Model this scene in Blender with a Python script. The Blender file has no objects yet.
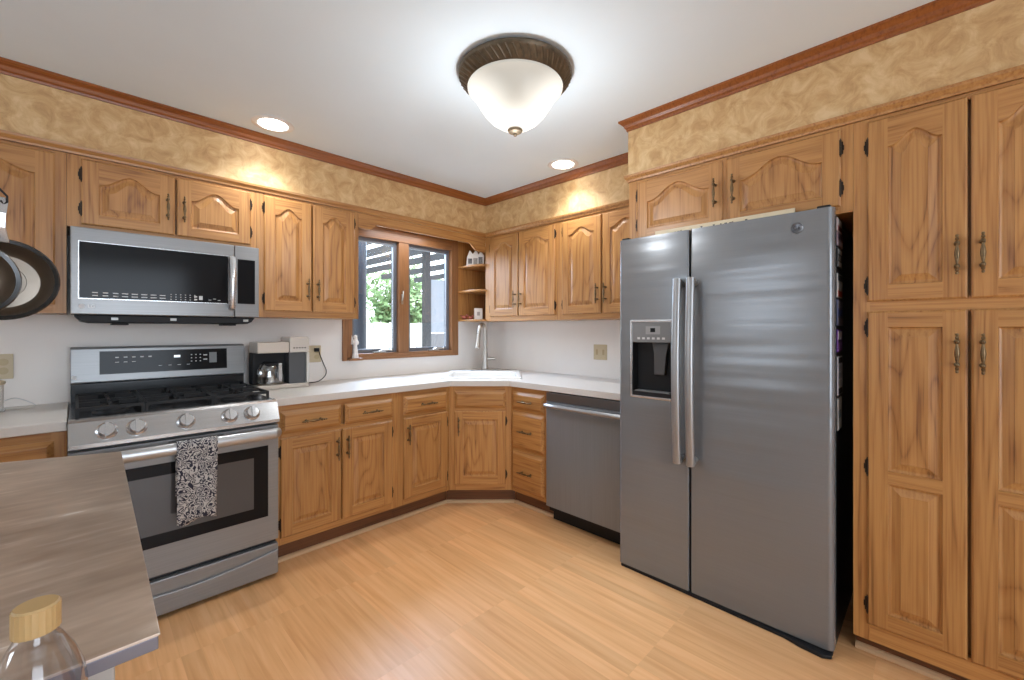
import bpy, bmesh, math, random
from mathutils import Vector, Matrix
PI = math.pi
random.seed(7)
SC = bpy.context.scene
COL = SC.collection

# ---------------------------------------------------------------- camera, world, lights, exposure
cd = bpy.data.cameras.new('camera'); cam = bpy.data.objects.new('camera', cd); COL.objects.link(cam)
cam.location = (-2.7475, -3.031, 1.2671)
cam.rotation_euler = (PI/2, 0, -0.7924)
cd.sensor_width = 36.0; cd.lens = 430.4747/1024*36; cd.shift_y = -(340-329.8734)/1024
cd.clip_start = 0.02
SC.camera = cam
SC.view_settings.view_transform = 'Standard'
SC.view_settings.look = 'None'
SC.view_settings.gamma = 1.0
SC.view_settings.use_curve_mapping = False
SC.view_settings.exposure = 0.33
SC.cycles.use_denoising = True
SC.cycles.max_bounces = 8; SC.cycles.diffuse_bounces = 5; SC.cycles.glossy_bounces = 4
SC.cycles.transmission_bounces = 6; SC.cycles.transparent_max_bounces = 8
SC.cycles.sample_clamp_indirect = 6.0
SC.cycles.caustics_reflective = False; SC.cycles.caustics_refractive = False

W = bpy.data.worlds.new('sky'); SC.world = W; W.use_nodes = True
bg = W.node_tree.nodes['Background']
bg.inputs[0].default_value = (0.90, 0.96, 1.0, 1); bg.inputs[1].default_value = 4.5

def area(name, loc, rot, sx, sy, power, color=(1,1,1)):
    d = bpy.data.lights.new(name, 'AREA'); d.shape = 'RECTANGLE'; d.size = sx; d.size_y = sy
    d.energy = power; d.color = color
    o = bpy.data.objects.new(name, d); COL.objects.link(o); o.location = loc; o.rotation_euler = rot
    return o
def point(name, loc, power, radius=0.05, color=(1,1,1)):
    d = bpy.data.lights.new(name, 'POINT'); d.energy = power; d.shadow_soft_size = radius; d.color = color
    o = bpy.data.objects.new(name, d); COL.objects.link(o); o.location = loc
    return o
def spot(name, loc, power, angle, blend=0.6, radius=0.05, color=(1,1,1)):
    d = bpy.data.lights.new(name, 'SPOT'); d.energy = power; d.spot_size = angle; d.spot_blend = blend
    d.shadow_soft_size = radius; d.color = color
    o = bpy.data.objects.new(name, d); COL.objects.link(o); o.location = loc
    return o
DAY = (0.70, 0.95, 1.32)
# added fill lamps at two invented openings out of view
area('fill_rear', (-2.4, -5.55, 1.3), (PI/2, 0, 0), 1.5, 1.6, 14, DAY)
area('fill_entry', (-5.30, -1.25, 1.5), (PI/2, 0, -PI/2), 1.8, .5, 5, DAY)
# added overhead fill behind the camera, no fixture modelled
area('fill_rear_overhead', (-3.0, -4.3, 2.36), (0, 0, 0), 1.2, 1.2, 6, (0.86, 0.96, 1.08))
# daylight from under the patio roof through the window over the counter
area('daylight_patio', (-.80, .95, 2.40), (math.radians(-58), 0, math.radians(8)), 1.4, .9, 140, DAY)
LAMP = (0.92, 0.97, 1.02)

# ---------------------------------------------------------------- node helpers / materials
def srgb(r, g, b):
    f = lambda c: (c/255/12.92) if c/255 <= 0.04045 else ((c/255+0.055)/1.055)**2.4
    return (f(r), f(g), f(b), 1.0)
def new_mat(name):
    m = bpy.data.materials.new(name); m.use_nodes = True
    nt = m.node_tree; b = nt.nodes['Principled BSDF']
    return m, nt, b
def N(nt, t, **kw):
    n = nt.nodes.new(t)
    for k, v in kw.items(): setattr(n, k, v)
    return n
def ramp(nt, stops):
    r = N(nt, 'ShaderNodeValToRGB'); e = r.color_ramp.elements
    e[0].position, e[0].color = stops[0]; e[1].position, e[1].color = stops[1]
    for p, c in stops[2:]:
        x = e.new(p); x.color = c
    return r
def plain(name, col, rough=0.5, metal=0.0, noise=0.0, nscale=20, bump=0.0, spec=0.5, coat=0.0):
    m, nt, b = new_mat(name)
    b.inputs['Base Color'].default_value = col; b.inputs['Roughness'].default_value = rough
    b.inputs['Metallic'].default_value = metal; b.inputs['Specular IOR Level'].default_value = spec
    b.inputs['Coat Weight'].default_value = coat
    if noise or bump:
        tc = N(nt, 'ShaderNodeTexCoord'); n = N(nt, 'ShaderNodeTexNoise'); n.inputs['Scale'].default_value = nscale
        n.inputs['Detail'].default_value = 4
        nt.links.new(tc.outputs['Object'], n.inputs['Vector'])
        if noise:
            lo = tuple(c*(1-noise) for c in col[:3])+(1,); hi = tuple(min(1, c*(1+noise)) for c in col[:3])+(1,)
            r = ramp(nt, [(0.3, lo), (0.7, hi)])
            nt.links.new(n.outputs['Fac'], r.inputs[0]); nt.links.new(r.outputs[0], b.inputs['Base Color'])
        if bump:
            bp = N(nt, 'ShaderNodeBump'); bp.inputs['Strength'].default_value = bump; bp.inputs['Distance'].default_value = 0.003
            nt.links.new(n.outputs['Fac'], bp.inputs['Height']); nt.links.new(bp.outputs[0], b.inputs['Normal'])
    return m
def emit(name, col, s):
    m, nt, b = new_mat(name)
    b.inputs['Base Color'].default_value = (0.8, 0.8, 0.8, 1)
    b.inputs['Emission Color'].default_value = col; b.inputs['Emission Strength'].default_value = s
    return m

def wood(name, axis, dark, mid, light, rough=0.42, ring=10.0, contrast=0.72, across=9.0, shift=(0, 0, 0), low=0.34):
    """oak: growth rings bent into cathedrals plus fine pores, grain along the object's local axis"""
    m, nt, b = new_mat(name); L = nt.links.new
    tc = N(nt, 'ShaderNodeTexCoord'); oi = N(nt, 'ShaderNodeObjectInfo')
    off = N(nt, 'ShaderNodeVectorMath', operation='SCALE'); off.inputs[0].default_value = (7.3, 3.1, 5.7)
    L(oi.outputs['Random'], off.inputs['Scale'])
    sh = N(nt, 'ShaderNodeVectorMath', operation='ADD'); sh.inputs[1].default_value = shift; L(off.outputs[0], sh.inputs[0]); off = sh
    add = N(nt, 'ShaderNodeVectorMath', operation='ADD'); L(tc.outputs['Object'], add.inputs[0]); L(off.outputs[0], add.inputs[1])
    def mapped(along, across):
        mp = N(nt, 'ShaderNodeMapping'); s = [across]*3; s['xyz'.index(axis)] = along
        mp.inputs['Scale'].default_value = s; L(add.outputs[0], mp.inputs['Vector']); return mp
    big = N(nt, 'ShaderNodeTexNoise'); big.inputs['Scale'].default_value = 1.0; big.inputs['Detail'].default_value = 2.0
    L(mapped(0.55 if across > 6 else 0.9, across).outputs[0], big.inputs['Vector'])
    mul = N(nt, 'ShaderNodeMath', operation='MULTIPLY'); mul.inputs[1].default_value = ring
    L(big.outputs['Fac'], mul.inputs[0])
    fr = N(nt, 'ShaderNodeMath', operation='PINGPONG'); fr.inputs[1].default_value = 0.5
    L(mul.outputs[0], fr.inputs[0])
    rr = ramp(nt, [(0.0, (low,)*3+(1,)), (0.10, (max(.55, low+.25),)*3+(1,)), (0.34, (1.0,)*3+(1,))])
    L(fr.outputs[0], rr.inputs[0])
    fine = N(nt, 'ShaderNodeTexNoise'); fine.inputs['Scale'].default_value = 1.0; fine.inputs['Detail'].default_value = 3.0
    L(mapped(3.5, 150.0).outputs[0], fine.inputs['Vector'])
    fr2 = ramp(nt, [(0.34, (0,0,0,1)), (0.58, (1,1,1,1))]); L(fine.outputs['Fac'], fr2.inputs[0])
    mx = N(nt, 'ShaderNodeMath', operation='MULTIPLY'); mx.inputs[1].default_value = 0.55*contrast
    L(rr.outputs[0], mx.inputs[0])
    m2 = N(nt, 'ShaderNodeMath', operation='MULTIPLY_ADD'); m2.inputs[1].default_value = 0.42*contrast
    L(fr2.outputs[0], m2.inputs[0]); L(mx.outputs[0], m2.inputs[2])
    cr = ramp(nt, [(0.0, dark), (0.45*contrast, mid), (0.95*contrast, light)])
    L(m2.outputs[0], cr.inputs[0])
    hv = N(nt, 'ShaderNodeHueSaturation')
    vr = N(nt, 'ShaderNodeMapRange'); vr.inputs[3].default_value = 0.92; vr.inputs[4].default_value = 1.08
    L(oi.outputs['Random'], vr.inputs[0]); L(vr.outputs[0], hv.inputs['Value']); L(cr.outputs[0], hv.inputs['Color'])
    L(hv.outputs[0], b.inputs['Base Color'])
    bp = N(nt, 'ShaderNodeBump'); bp.inputs['Strength'].default_value = 0.12; bp.inputs['Distance'].default_value = 0.001
    L(m2.outputs[0], bp.inputs['Height']); L(bp.outputs[0], b.inputs['Normal'])
    b.inputs['Roughness'].default_value = rough
    b.inputs['Coat Weight'].default_value = 0.15; b.inputs['Coat Roughness'].default_value = 0.25
    return m
OD, OM, OL = srgb(106, 65, 31), srgb(161, 110, 59), srgb(181, 131, 75)
oak_v = wood('oak_vertical', 'z', OD, OM, OL)
oak_h = wood('oak_horizontal', 'x', OD, OM, OL)
oak_y = wood('oak_lengthwise', 'y', OD, OM, OL)
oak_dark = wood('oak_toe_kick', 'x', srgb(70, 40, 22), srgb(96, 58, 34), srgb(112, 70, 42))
crown_wood = wood('crown_wood', 'x', srgb(90, 44, 14), srgb(126, 68, 26), srgb(140, 80, 34), rough=0.35)
win_wood_v = wood('window_wood_vertical', 'z', srgb(104, 64, 36), srgb(136, 92, 56), srgb(150, 104, 66))
win_wood_h = wood('window_wood_horizontal', 'x', srgb(104, 64, 36), srgb(136, 92, 56), srgb(150, 104, 66))
oak_panel = wood('oak_panel', 'z', OD, OM, OL, ring=13.0, across=5.0, shift=(3.7, 1.9, 8.2), low=0.12)
OAK = [oak_v, oak_h, oak_panel]

def steel(name, col, rough, direction='z', aniso=0.6, wav=0.0, metal=1.0, streak=0.06):
    m, nt, b = new_mat(name); L = nt.links.new
    tc = N(nt, 'ShaderNodeTexCoord'); mp = N(nt, 'ShaderNodeMapping')
    s = [260.0]*3; s['xyz'.index(direction)] = 2.5; mp.inputs['Scale'].default_value = s
    L(tc.outputs['Object'], mp.inputs['Vector'])
    n = N(nt, 'ShaderNodeTexNoise'); n.inputs['Scale'].default_value = 1.0; n.inputs['Detail'].default_value = 2
    L(mp.outputs[0], n.inputs['Vector'])
    lo = tuple(c*(1-streak) for c in col[:3])+(1,); hi = tuple(min(1, c*(1+streak)) for c in col[:3])+(1,)
    r = ramp(nt, [(0.3, lo), (0.7, hi)]); L(n.outputs['Fac'], r.inputs[0]); L(r.outputs[0], b.inputs['Base Color'])
    b.inputs['Metallic'].default_value = metal; b.inputs['Roughness'].default_value = rough
    if wav:
        mp2 = N(nt, 'ShaderNodeMapping'); mp2.inputs['Scale'].default_value = (0.45, 0.45, 5.5)
        L(tc.outputs['Object'], mp2.inputs['Vector'])
        n2 = N(nt, 'ShaderNodeTexNoise'); n2.inputs['Scale'].default_value = 1.0; n2.inputs['Detail'].default_value = 2
        L(mp2.outputs[0], n2.inputs['Vector'])
        bp = N(nt, 'ShaderNodeBump'); bp.inputs['Strength'].default_value = wav; bp.inputs['Distance'].default_value = 0.03
        L(n2.outputs['Fac'], bp.inputs['Height']); L(bp.outputs[0], b.inputs['Normal'])
    return m
steel_fridge = steel('brushed_steel_fridge', (0.215, 0.222, 0.230, 1), 0.27, 'x', wav=0.5, metal=0.36, streak=0.03)
steel_app = steel('brushed_steel_appliance', (0.25, 0.25, 0.25, 1), 0.28, 'x', metal=0.28)
steel_dw = steel('brushed_steel_dishwasher', (0.20, 0.208, 0.216, 1), 0.30, 'z', metal=0.25)
steel_bright = plain('bright_steel', (0.58, 0.58, 0.585, 1), 0.24, 0.8)
steel_pan = plain('polished_pan_steel', (0.26, 0.22, 0.18, 1), 0.40, 1.0, bump=0.4, nscale=14)
nickel = plain('satin_nickel', (0.48, 0.45, 0.41, 1), 0.34, 1.0)
bronze = plain('antique_bronze', srgb(92, 78, 60), 0.45, 0.55, noise=0.25, nscale=60)
pull_metal = plain('antique_brass_pull', srgb(112, 92, 66), 0.38, 0.85, noise=0.35, nscale=120)
hinge_metal = plain('dark_bronze_hinge', srgb(52, 40, 30), 0.45, 0.6)
black_gloss = plain('black_glass', (0.010, 0.010, 0.011, 1), 0.12, 0.0, spec=0.13)
black_enamel = plain('black_enamel', (0.012, 0.012, 0.013, 1), 0.22, spec=0.3)
black_plastic = plain('black_plastic', (0.012, 0.012, 0.013, 1), 0.5, spec=0.25)
cast_iron = plain('cast_iron', (0.016, 0.016, 0.017, 1), 0.55, bump=0.3, nscale=300, spec=0.3)
handle_steel = plain('handle_steel', (0.36, 0.36, 0.36, 1), 0.34, 0.7)
panel_steel = steel('brushed_steel_panel', (0.46, 0.455, 0.45, 1), 0.26, 'x', metal=0.8)
gray_plastic = plain('grey_plastic', srgb(120, 121, 122), 0.4)
dark_gray = plain('dark_grey_plastic', srgb(72, 73, 75), 0.4)
white_gloss = plain('white_porcelain', srgb(236, 233, 228), 0.18)
white_print = plain('white_print', srgb(205, 205, 205), 0.5)
beige_plate = plain('beige_plastic', srgb(196, 180, 148), 0.4)
counter_mat = plain('white_laminate', srgb(206, 200, 193), 0.32, noise=0.02, nscale=90)
wall_mat = plain('off_white_wall', srgb(232, 226, 220), 0.45, noise=0.012, nscale=5)
room_wall = plain('rear_room_wall', srgb(205, 203, 199), 0.7, noise=0.02, nscale=3)
ceil_mat = plain('ceiling_paint', srgb(222, 234, 241), 0.85, noise=0.01, nscale=4)

def wallpaper():
    m, nt, b = new_mat('mottled_wallpaper'); L = nt.links.new
    tc = N(nt, 'ShaderNodeTexCoord')
    n1 = N(nt, 'ShaderNodeTexNoise'); n1.inputs['Scale'].default_value = 13; n1.inputs['Detail'].default_value = 8
    n1.inputs['Roughness'].default_value = 0.68; n1.inputs['Distortion'].default_value = 0.9
    L(tc.outputs['Object'], n1.inputs['Vector'])
    n2 = N(nt, 'ShaderNodeTexNoise'); n2.inputs['Scale'].default_value = 2.2; n2.inputs['Detail'].default_value = 3
    L(tc.outputs['Object'], n2.inputs['Vector'])
    r1 = ramp(nt, [(0.30, srgb(158, 116, 70)), (0.46, srgb(194, 156, 106)), (0.66, srgb(224, 196, 150))])
    L(n1.outputs['Fac'], r1.inputs[0])
    r2 = ramp(nt, [(0.35, srgb(192, 154, 104)), (0.65, srgb(206, 172, 124))]); L(n2.outputs['Fac'], r2.inputs[0])
    mx = N(nt, 'ShaderNodeMix', data_type='RGBA'); mx.inputs[0].default_value = 0.35
    L(r1.outputs[0], mx.inputs[6]); L(r2.outputs[0], mx.inputs[7]); L(mx.outputs[2], b.inputs['Base Color'])
    b.inputs['Roughness'].default_value = 0.55
    return m
paper = wallpaper()

def floor_laminate():
    m, nt, b = new_mat('oak_strip_laminate'); L = nt.links.new
    tc = N(nt, 'ShaderNodeTexCoord'); mp = N(nt, 'ShaderNodeMapping')
    mp.inputs['Rotation'].default_value = (0, 0, PI/2)
    L(tc.outputs['Object'], mp.inputs['Vector'])
    br = N(nt, 'ShaderNodeTexBrick'); br.inputs['Scale'].default_value = 1.0
    br.inputs['Brick Width'].default_value = 0.62; br.inputs['Row Height'].default_value = 0.065
    br.inputs['Mortar Size'].default_value = 0.0006; br.inputs['Bias'].default_value = 0.0
    br.offset = 0.37; br.offset_frequency = 1
    br.inputs['Color1'].default_value = (0, 0, 0, 1); br.inputs['Color2'].default_value = (1, 1, 1, 1); br.inputs['Mortar'].default_value = (0.25, 0.25, 0.25, 1)
    L(mp.outputs[0], br.inputs['Vector'])
    mp2 = N(nt, 'ShaderNodeMapping'); mp2.inputs['Scale'].default_value = (42, 2.2, 1); L(tc.outputs['Object'], mp2.inputs['Vector'])
    ad = N(nt, 'ShaderNodeVectorMath', operation='MULTIPLY_ADD'); ad.inputs[1].default_value = (9, 9, 9)
    L(br.outputs['Color'], ad.inputs[0]); L(mp2.outputs[0], ad.inputs[2])
    n = N(nt, 'ShaderNodeTexNoise'); n.inputs['Scale'].default_value = 1; n.inputs['Detail'].default_value = 4; n.inputs['Distortion'].default_value = 0.4
    L(ad.outputs[0], n.inputs['Vector'])
    r = ramp(nt, [(0.25, srgb(216, 156, 101)), (0.55, srgb(232, 177, 122)), (0.8, srgb(239, 188, 136))]); L(n.outputs['Fac'], r.inputs[0])
    hv = N(nt, 'ShaderNodeHueSaturation'); mr = N(nt, 'ShaderNodeMapRange'); mr.inputs[3].default_value = 0.93; mr.inputs[4].default_value = 1.06
    L(br.outputs['Color'], mr.inputs[0]); L(mr.outputs[0], hv.inputs['Value']); L(r.outputs[0], hv.inputs['Color'])
    L(hv.outputs[0], b.inputs['Base Color'])
    b.inputs['Roughness'].default_value = 0.34
    return m
floor_mat = floor_laminate()

def scratched_steel():
    m, nt, b = new_mat('scratched_steel_worktop'); L = nt.links.new
    tc = N(nt, 'ShaderNodeTexCoord')
    mp = N(nt, 'ShaderNodeMapping'); mp.inputs['Rotation'].default_value = (0, 0, math.radians(-62)); mp.inputs['Scale'].default_value = (9, 46, 1)
    L(tc.outputs['Object'], mp.inputs['Vector'])
    n = N(nt, 'ShaderNodeTexNoise'); n.inputs['Scale'].default_value = 1; n.inputs['Detail'].default_value = 5
    L(mp.outputs[0], n.inputs['Vector'])
    r = ramp(nt, [(0.3, srgb(190, 170, 151)), (0.56, srgb(208, 190, 171)), (0.66, srgb(220, 204, 188)), (0.72, srgb(246, 240, 232))])
    L(n.outputs['Fac'], r.inputs[0])
    n2 = N(nt, 'ShaderNodeTexNoise'); n2.inputs['Scale'].default_value = 4.5; n2.inputs['Detail'].default_value = 3
    L(tc.outputs['Object'], n2.inputs['Vector'])
    r2 = ramp(nt, [(0.35, srgb(205, 200, 196)), (0.65, (1, 1, 1, 1))]); L(n2.outputs['Fac'], r2.inputs[0])
    mx = N(nt, 'ShaderNodeMix', data_type='RGBA', blend_type='MULTIPLY'); mx.inputs[0].default_value = 1.0
    L(r.outputs[0], mx.inputs[6]); L(r2.outputs[0], mx.inputs[7]); L(mx.outputs[2], b.inputs['Base Color'])
    b.inputs['Metallic'].default_value = 0.4
    rr = N(nt, 'ShaderNodeMapRange'); rr.inputs[3].default_value = 0.22; rr.inputs[4].default_value = 0.5
    L(n.outputs['Fac'], rr.inputs[0]); L(rr.outputs[0], b.inputs['Roughness'])
    bp = N(nt, 'ShaderNodeBump'); bp.inputs['Strength'].default_value = 0.25; bp.inputs['Distance'].default_value = 0.002
    L(n.outputs['Fac'], bp.inputs['Height']); L(bp.outputs[0], b.inputs['Normal'])
    return m
island_top_mat = scratched_steel()
island_base_mat = plain('pale_grey_painted_cabinet', srgb(178, 174, 168), 0.4)

def glass(name, tint=(1, 1, 1, 1), gloss=0.08, rough=0.02):
    m, nt, b = new_mat(name); L = nt.links.new
    t = N(nt, 'ShaderNodeBsdfTransparent'); t.inputs[0].default_value = tint
    g = N(nt, 'ShaderNodeBsdfGlossy'); g.inputs['Roughness'].default_value = rough
    fr = N(nt, 'ShaderNodeLayerWeight'); fr.inputs[0].default_value = 0.35
    mp = N(nt, 'ShaderNodeMapRange'); mp.inputs[3].default_value = gloss*0.4; mp.inputs[4].default_value = min(1, gloss*5)
    L(fr.outputs['Facing'], mp.inputs[0])
    mx = N(nt, 'ShaderNodeMixShader'); L(mp.outputs[0], mx.inputs[0]); L(t.outputs[0], mx.inputs[1]); L(g.outputs[0], mx.inputs[2])
    L(mx.outputs[0], nt.nodes['Material Output'].inputs[0])
    return m
pane_mat = glass('window_glass', (0.97, 0.985, 1, 1), 0.06)
carafe_glass = glass('carafe_glass', (0.70, 0.66, 0.60, 1), 0.5, 0.10)
bottle_plastic = glass('clear_bottle_plastic', (0.90, 0.91, 0.94, 1), 0.16, 0.08)
jar_glass = glass('jar_glass', (0.92, 0.94, 0.95, 1), 0.15)

def patterned(name, a, c, scale):
    m, nt, b = new_mat(name); L = nt.links.new
    tc = N(nt, 'ShaderNodeTexCoord')
    v = N(nt, 'ShaderNodeTexVoronoi'); v.inputs['Scale'].default_value = scale
    n = N(nt, 'ShaderNodeTexNoise'); n.inputs['Scale'].default_value = scale*0.7; n.inputs['Detail'].default_value = 1
    L(tc.outputs['Object'], n.inputs['Vector'])
    ad = N(nt, 'ShaderNodeMix', data_type='VECTOR'); ad.inputs[0].default_value = 0.10
    L(tc.outputs['Object'], ad.inputs[4]); L(n.outputs['Color'], ad.inputs[5]); L(ad.outputs[1], v.inputs['Vector'])
    mu = N(nt, 'ShaderNodeMath', operation='MULTIPLY'); mu.inputs[1].default_value = 21.0; L(v.outputs['Distance'], mu.inputs[0])
    si = N(nt, 'ShaderNodeMath', operation='SINE'); L(mu.outputs[0], si.inputs[0])
    r = ramp(nt, [(0.46, a), (0.56, c)])
    mr = N(nt, 'ShaderNodeMapRange'); mr.inputs[1].default_value = -1; mr.inputs[2].default_value = 1
    L(si.outputs[0], mr.inputs[0]); L(mr.outputs[0], r.inputs[0]); L(r.outputs[0], b.inputs['Base Color'])
    b.inputs['Roughness'].default_value = 0.9
    return m
towel_mat = patterned('navy_damask_cloth', srgb(34, 34, 50), srgb(186, 182, 178), 36)
jar_mat = patterned('white_lace_wrap', srgb(205, 200, 194), srgb(240, 238, 234), 60)

# ---------------------------------------------------------------- mesh helpers
class MB:
    def __init__(s): s.v = []; s.f = []; s.m = []; s.sm = []
    def add(s, verts, faces, mat=0, smooth=False):
        o = len(s.v); s.v += [tuple(p) for p in verts]
        for f in faces:
            s.f.append([i+o for i in f]); s.m.append(mat); s.sm.append(smooth)
        return s
    def box(s, x0, x1, y0, y1, z0, z1, mat=0):
        x0, x1 = sorted((x0, x1)); y0, y1 = sorted((y0, y1)); z0, z1 = sorted((z0, z1))
        v = [(x0,y0,z0),(x1,y0,z0),(x1,y1,z0),(x0,y1,z0),(x0,y0,z1),(x1,y0,z1),(x1,y1,z1),(x0,y1,z1)]
        return s.add(v, [(3,2,1,0),(4,5,6,7),(0,1,5,4),(1,2,6,5),(2,3,7,6),(3,0,4,7)], mat)
    def prism(s, poly, a, b, axis='z', mat=0, smooth=False):
        def P(p, t):
            if axis == 'z': return (p[0], p[1], t)
            if axis == 'y': return (p[0], t, p[1])
            return (t, p[0], p[1])
        n = len(poly)
        v = [P(p, a) for p in poly] + [P(p, b) for p in poly]
        s.add(v, [list(range(n))[::-1], list(range(n, 2*n))], mat)
        o = len(s.v) - 2*n
        for i in range(n):
            j = (i+1) % n
            s.f.append([o+i, o+j, o+n+j, o+n+i]); s.m.append(mat); s.sm.append(smooth)
        return s
    def lathe(s, prof, c=(0,0,0), axis='z', seg=24, mat=0, smooth=True, caps=True, M=None):
        n = len(prof); vs = []
        for r, h in prof:
            for k in range(seg):
                a = 2*PI*k/seg; x, y = r*math.cos(a), r*math.sin(a)
                p = {'z': (x, y, h), 'x': (h, x, y), 'y': (x, h, y)}[axis]
                if M is not None: p = M @ Vector(p)
                vs.append((p[0]+c[0], p[1]+c[1], p[2]+c[2]))
        fs = []
        for i in range(n-1):
            for k in range(seg):
                k2 = (k+1) % seg
                fs.append((i*seg+k, i*seg+k2, (i+1)*seg+k2, (i+1)*seg+k))
        s.add(vs, fs, mat, smooth)
        if caps:
            o = len(s.v) - n*seg
            if prof[0][0] > 1e-5: s.f.append([o+k for k in range(seg)][::-1]); s.m.append(mat); s.sm.append(False)
            if prof[-1][0] > 1e-5: s.f.append([o+(n-1)*seg+k for k in range(seg)]); s.m.append(mat); s.sm.append(False)
        return s
    def tube(s, path, r, seg=8, mat=0, closed=False, flat=1.0):
        P = [Vector(p) for p in path]; n = len(P); rr = r if isinstance(r, (list, tuple)) else [r]*n
        t0 = (P[1]-P[0]).normalized()
        up = Vector((0,0,1)) if abs(t0.z) < 0.9 else Vector((1,0,0))
        u = t0.cross(up).normalized(); vs = []
        for i in range(n):
            if closed: t = (P[(i+1)%n]-P[i-1]).normalized()
            else: t = (P[min(i+1,n-1)]-P[max(i-1,0)]).normalized()
            u = (u - t*u.dot(t)).normalized(); w = t.cross(u)
            for k in range(seg):
                a = 2*PI*k/seg
                vs.append(P[i] + u*(math.cos(a)*rr[i]) + w*(math.sin(a)*rr[i]*flat))
        fs = []
        for i in range(n if closed else n-1):
            i2 = (i+1) % n
            for k in range(seg):
                k2 = (k+1) % seg
                fs.append((i*seg+k, i*seg+k2, i2*seg+k2, i2*seg+k))
        s.add(vs, fs, mat, True)
        if not closed:
            o = len(s.v)-n*seg
            s.f.append([o+k for k in range(seg)][::-1]); s.m.append(mat); s.sm.append(False)
            s.f.append([o+(n-1)*seg+k for k in range(seg)]); s.m.append(mat); s.sm.append(False)
        return s
    def sphere(s, c, r, mat=0, seg=12, rings=8, sq=(1,1,1)):
        prof = [(max(1e-6, math.sin(PI*i/rings))*r, -math.cos(PI*i/rings)*r) for i in range(rings+1)]
        vs0 = len(s.v); s.lathe(prof, (0,0,0), 'z', seg, mat, True, False)
        for i in range(vs0, len(s.v)):
            p = s.v[i]; s.v[i] = (p[0]*sq[0]+c[0], p[1]*sq[1]+c[1], p[2]*sq[2]+c[2])
        return s
    def build(s, name, mats, parent=None, bevel=0.0, loc=None, recalc=True, angle=35, seg=2):
        if not isinstance(mats, (list, tuple)): mats = [mats]
        me = bpy.data.meshes.new(name)
        me.from_pydata(s.v, [], s.f); me.update()
        for m in mats: me.materials.append(m)
        for p, mi, sm in zip(me.polygons, s.m, s.sm): p.material_index = mi; p.use_smooth = sm
        if recalc:
            bm = bmesh.new(); bm.from_mesh(me)
            bmesh.ops.remove_doubles(bm, verts=bm.verts, dist=1e-6)
            bmesh.ops.recalc_face_normals(bm, faces=bm.faces); bm.to_mesh(me); bm.free()
        if any(s.sm): me.set_sharp_from_angle(angle=math.radians(angle))
        o = bpy.data.objects.new(name, me); COL.objects.link(o)
        if parent: o.parent = parent
        if loc: o.location = loc
        if bevel:
            b = o.modifiers.new('bevel', 'BEVEL'); b.width = bevel; b.segments = seg; b.limit_method = 'ANGLE'; b.angle_limit = math.radians(40)
        return o
def tag(o, label, cat, group=None, kind=None):
    o['label'] = label; o['category'] = cat
    if group: o['group'] = group
    if kind: o['kind'] = kind
    return o
def thing(name, label, cat, loc=(0,0,0), rz=0, group=None):
    o = bpy.data.objects.new(name, None); COL.objects.link(o); o.empty_display_size = 0.1
    o.location = loc; o.rotation_euler = (0, 0, rz)
    return tag(o, label, cat, group)
def structure(o): o['kind'] = 'structure'; return o
def sweep(path, prof, closed_prof=True):
    """profile (offset to the right of the path, z) swept along a 2D path with mitred corners"""
    P = [Vector(p) for p in path]; n = len(P); mb = MB(); rings = []
    for i in range(n):
        ns = []
        if i > 0: d = (P[i]-P[i-1]).normalized(); ns.append(Vector((d.y, -d.x)))
        if i < n-1: d = (P[i+1]-P[i]).normalized(); ns.append(Vector((d.y, -d.x)))
        nn = ns[0] if len(ns) == 1 else (ns[0]+ns[1])/(1+ns[0].dot(ns[1]))
        rings.append([(P[i].x+nn.x*o, P[i].y+nn.y*o, z) for o, z in prof])
    k = len(prof); vs = [v for r in rings for v in r]; fs = []
    for i in range(n-1):
        for j in range(k):
            j2 = (j+1) % k; fs.append((i*k+j, i*k+j2, (i+1)*k+j2, (i+1)*k+j))
    fs.append(list(range(k))); fs.append([(n-1)*k+j for j in range(k)][::-1])
    return mb.add(vs, fs)
def text_mesh(txt, size, mat, parent, loc, rot, name='logo', depth=0.0004):
    c = bpy.data.curves.new(name, 'FONT'); c.body = txt; c.size = size; c.extrude = depth; c.align_x = 'CENTER'; c.align_y = 'CENTER'
    o = bpy.data.objects.new(name, c); COL.objects.link(o); dg = bpy.context.evaluated_depsgraph_get()
    me = bpy.data.meshes.new_from_object(o.evaluated_get(dg)); bpy.data.objects.remove(o)
    me.materials.clear(); me.materials.append(mat)
    r = bpy.data.objects.new(name, me); COL.objects.link(r); r.parent = parent; r.location = loc; r.rotation_euler = rot
    return r

# ---------------------------------------------------------------- room shell
H = 2.371
FL = .038                      # finished floor level
XL, YR = -5.2, -5.6           # far ends of the room behind the camera
YF_U = -0.2925                # face of the wall cabinets (doors stand 11 mm proud)
ZU0, ZU1, ZS = 1.3404, 2.050, 2.085
XP = -0.6775                  # face of the pantry and the cabinet over the refrigerator
YS = -1.8657                  # left end of the deep soffit

structure(MB().box(XL-.12, .12, YR-.12, .12, -.03, FL).build('floor', floor_mat))
structure(MB().box(XL-.12, .12, YR-.12, .12, H, H+.08).build('ceiling', ceil_mat))
WX0, WX1, WZ0, WZ1 = -1.375, -0.405, 1.062, 2.02
wl = MB()
wl.box(XL-.12, WX0, 0, .12, 0, H).box(WX1, .12, 0, .12, 0, H).box(WX0, WX1, 0, .12, 0, WZ0).box(WX0, WX1, 0, .12, WZ1, H)
structure(wl.build('wall_left', wall_mat))
structure(MB().box(0, .12, YR, 0, 0, H).build('wall_right', wall_mat))
wr = MB()   # unseen rear wall, its unglazed opening added to let fill light in
wr.box(XL, -3.2, YR-.12, YR, 0, H).box(-1.6, 0, YR-.12, YR, 0, H).box(-3.2, -1.6, YR-.12, YR, 2.15, H).box(-3.2, -1.6, YR-.12, YR, 0, .45)
structure(wr.build('wall_rear', room_wall))
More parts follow.
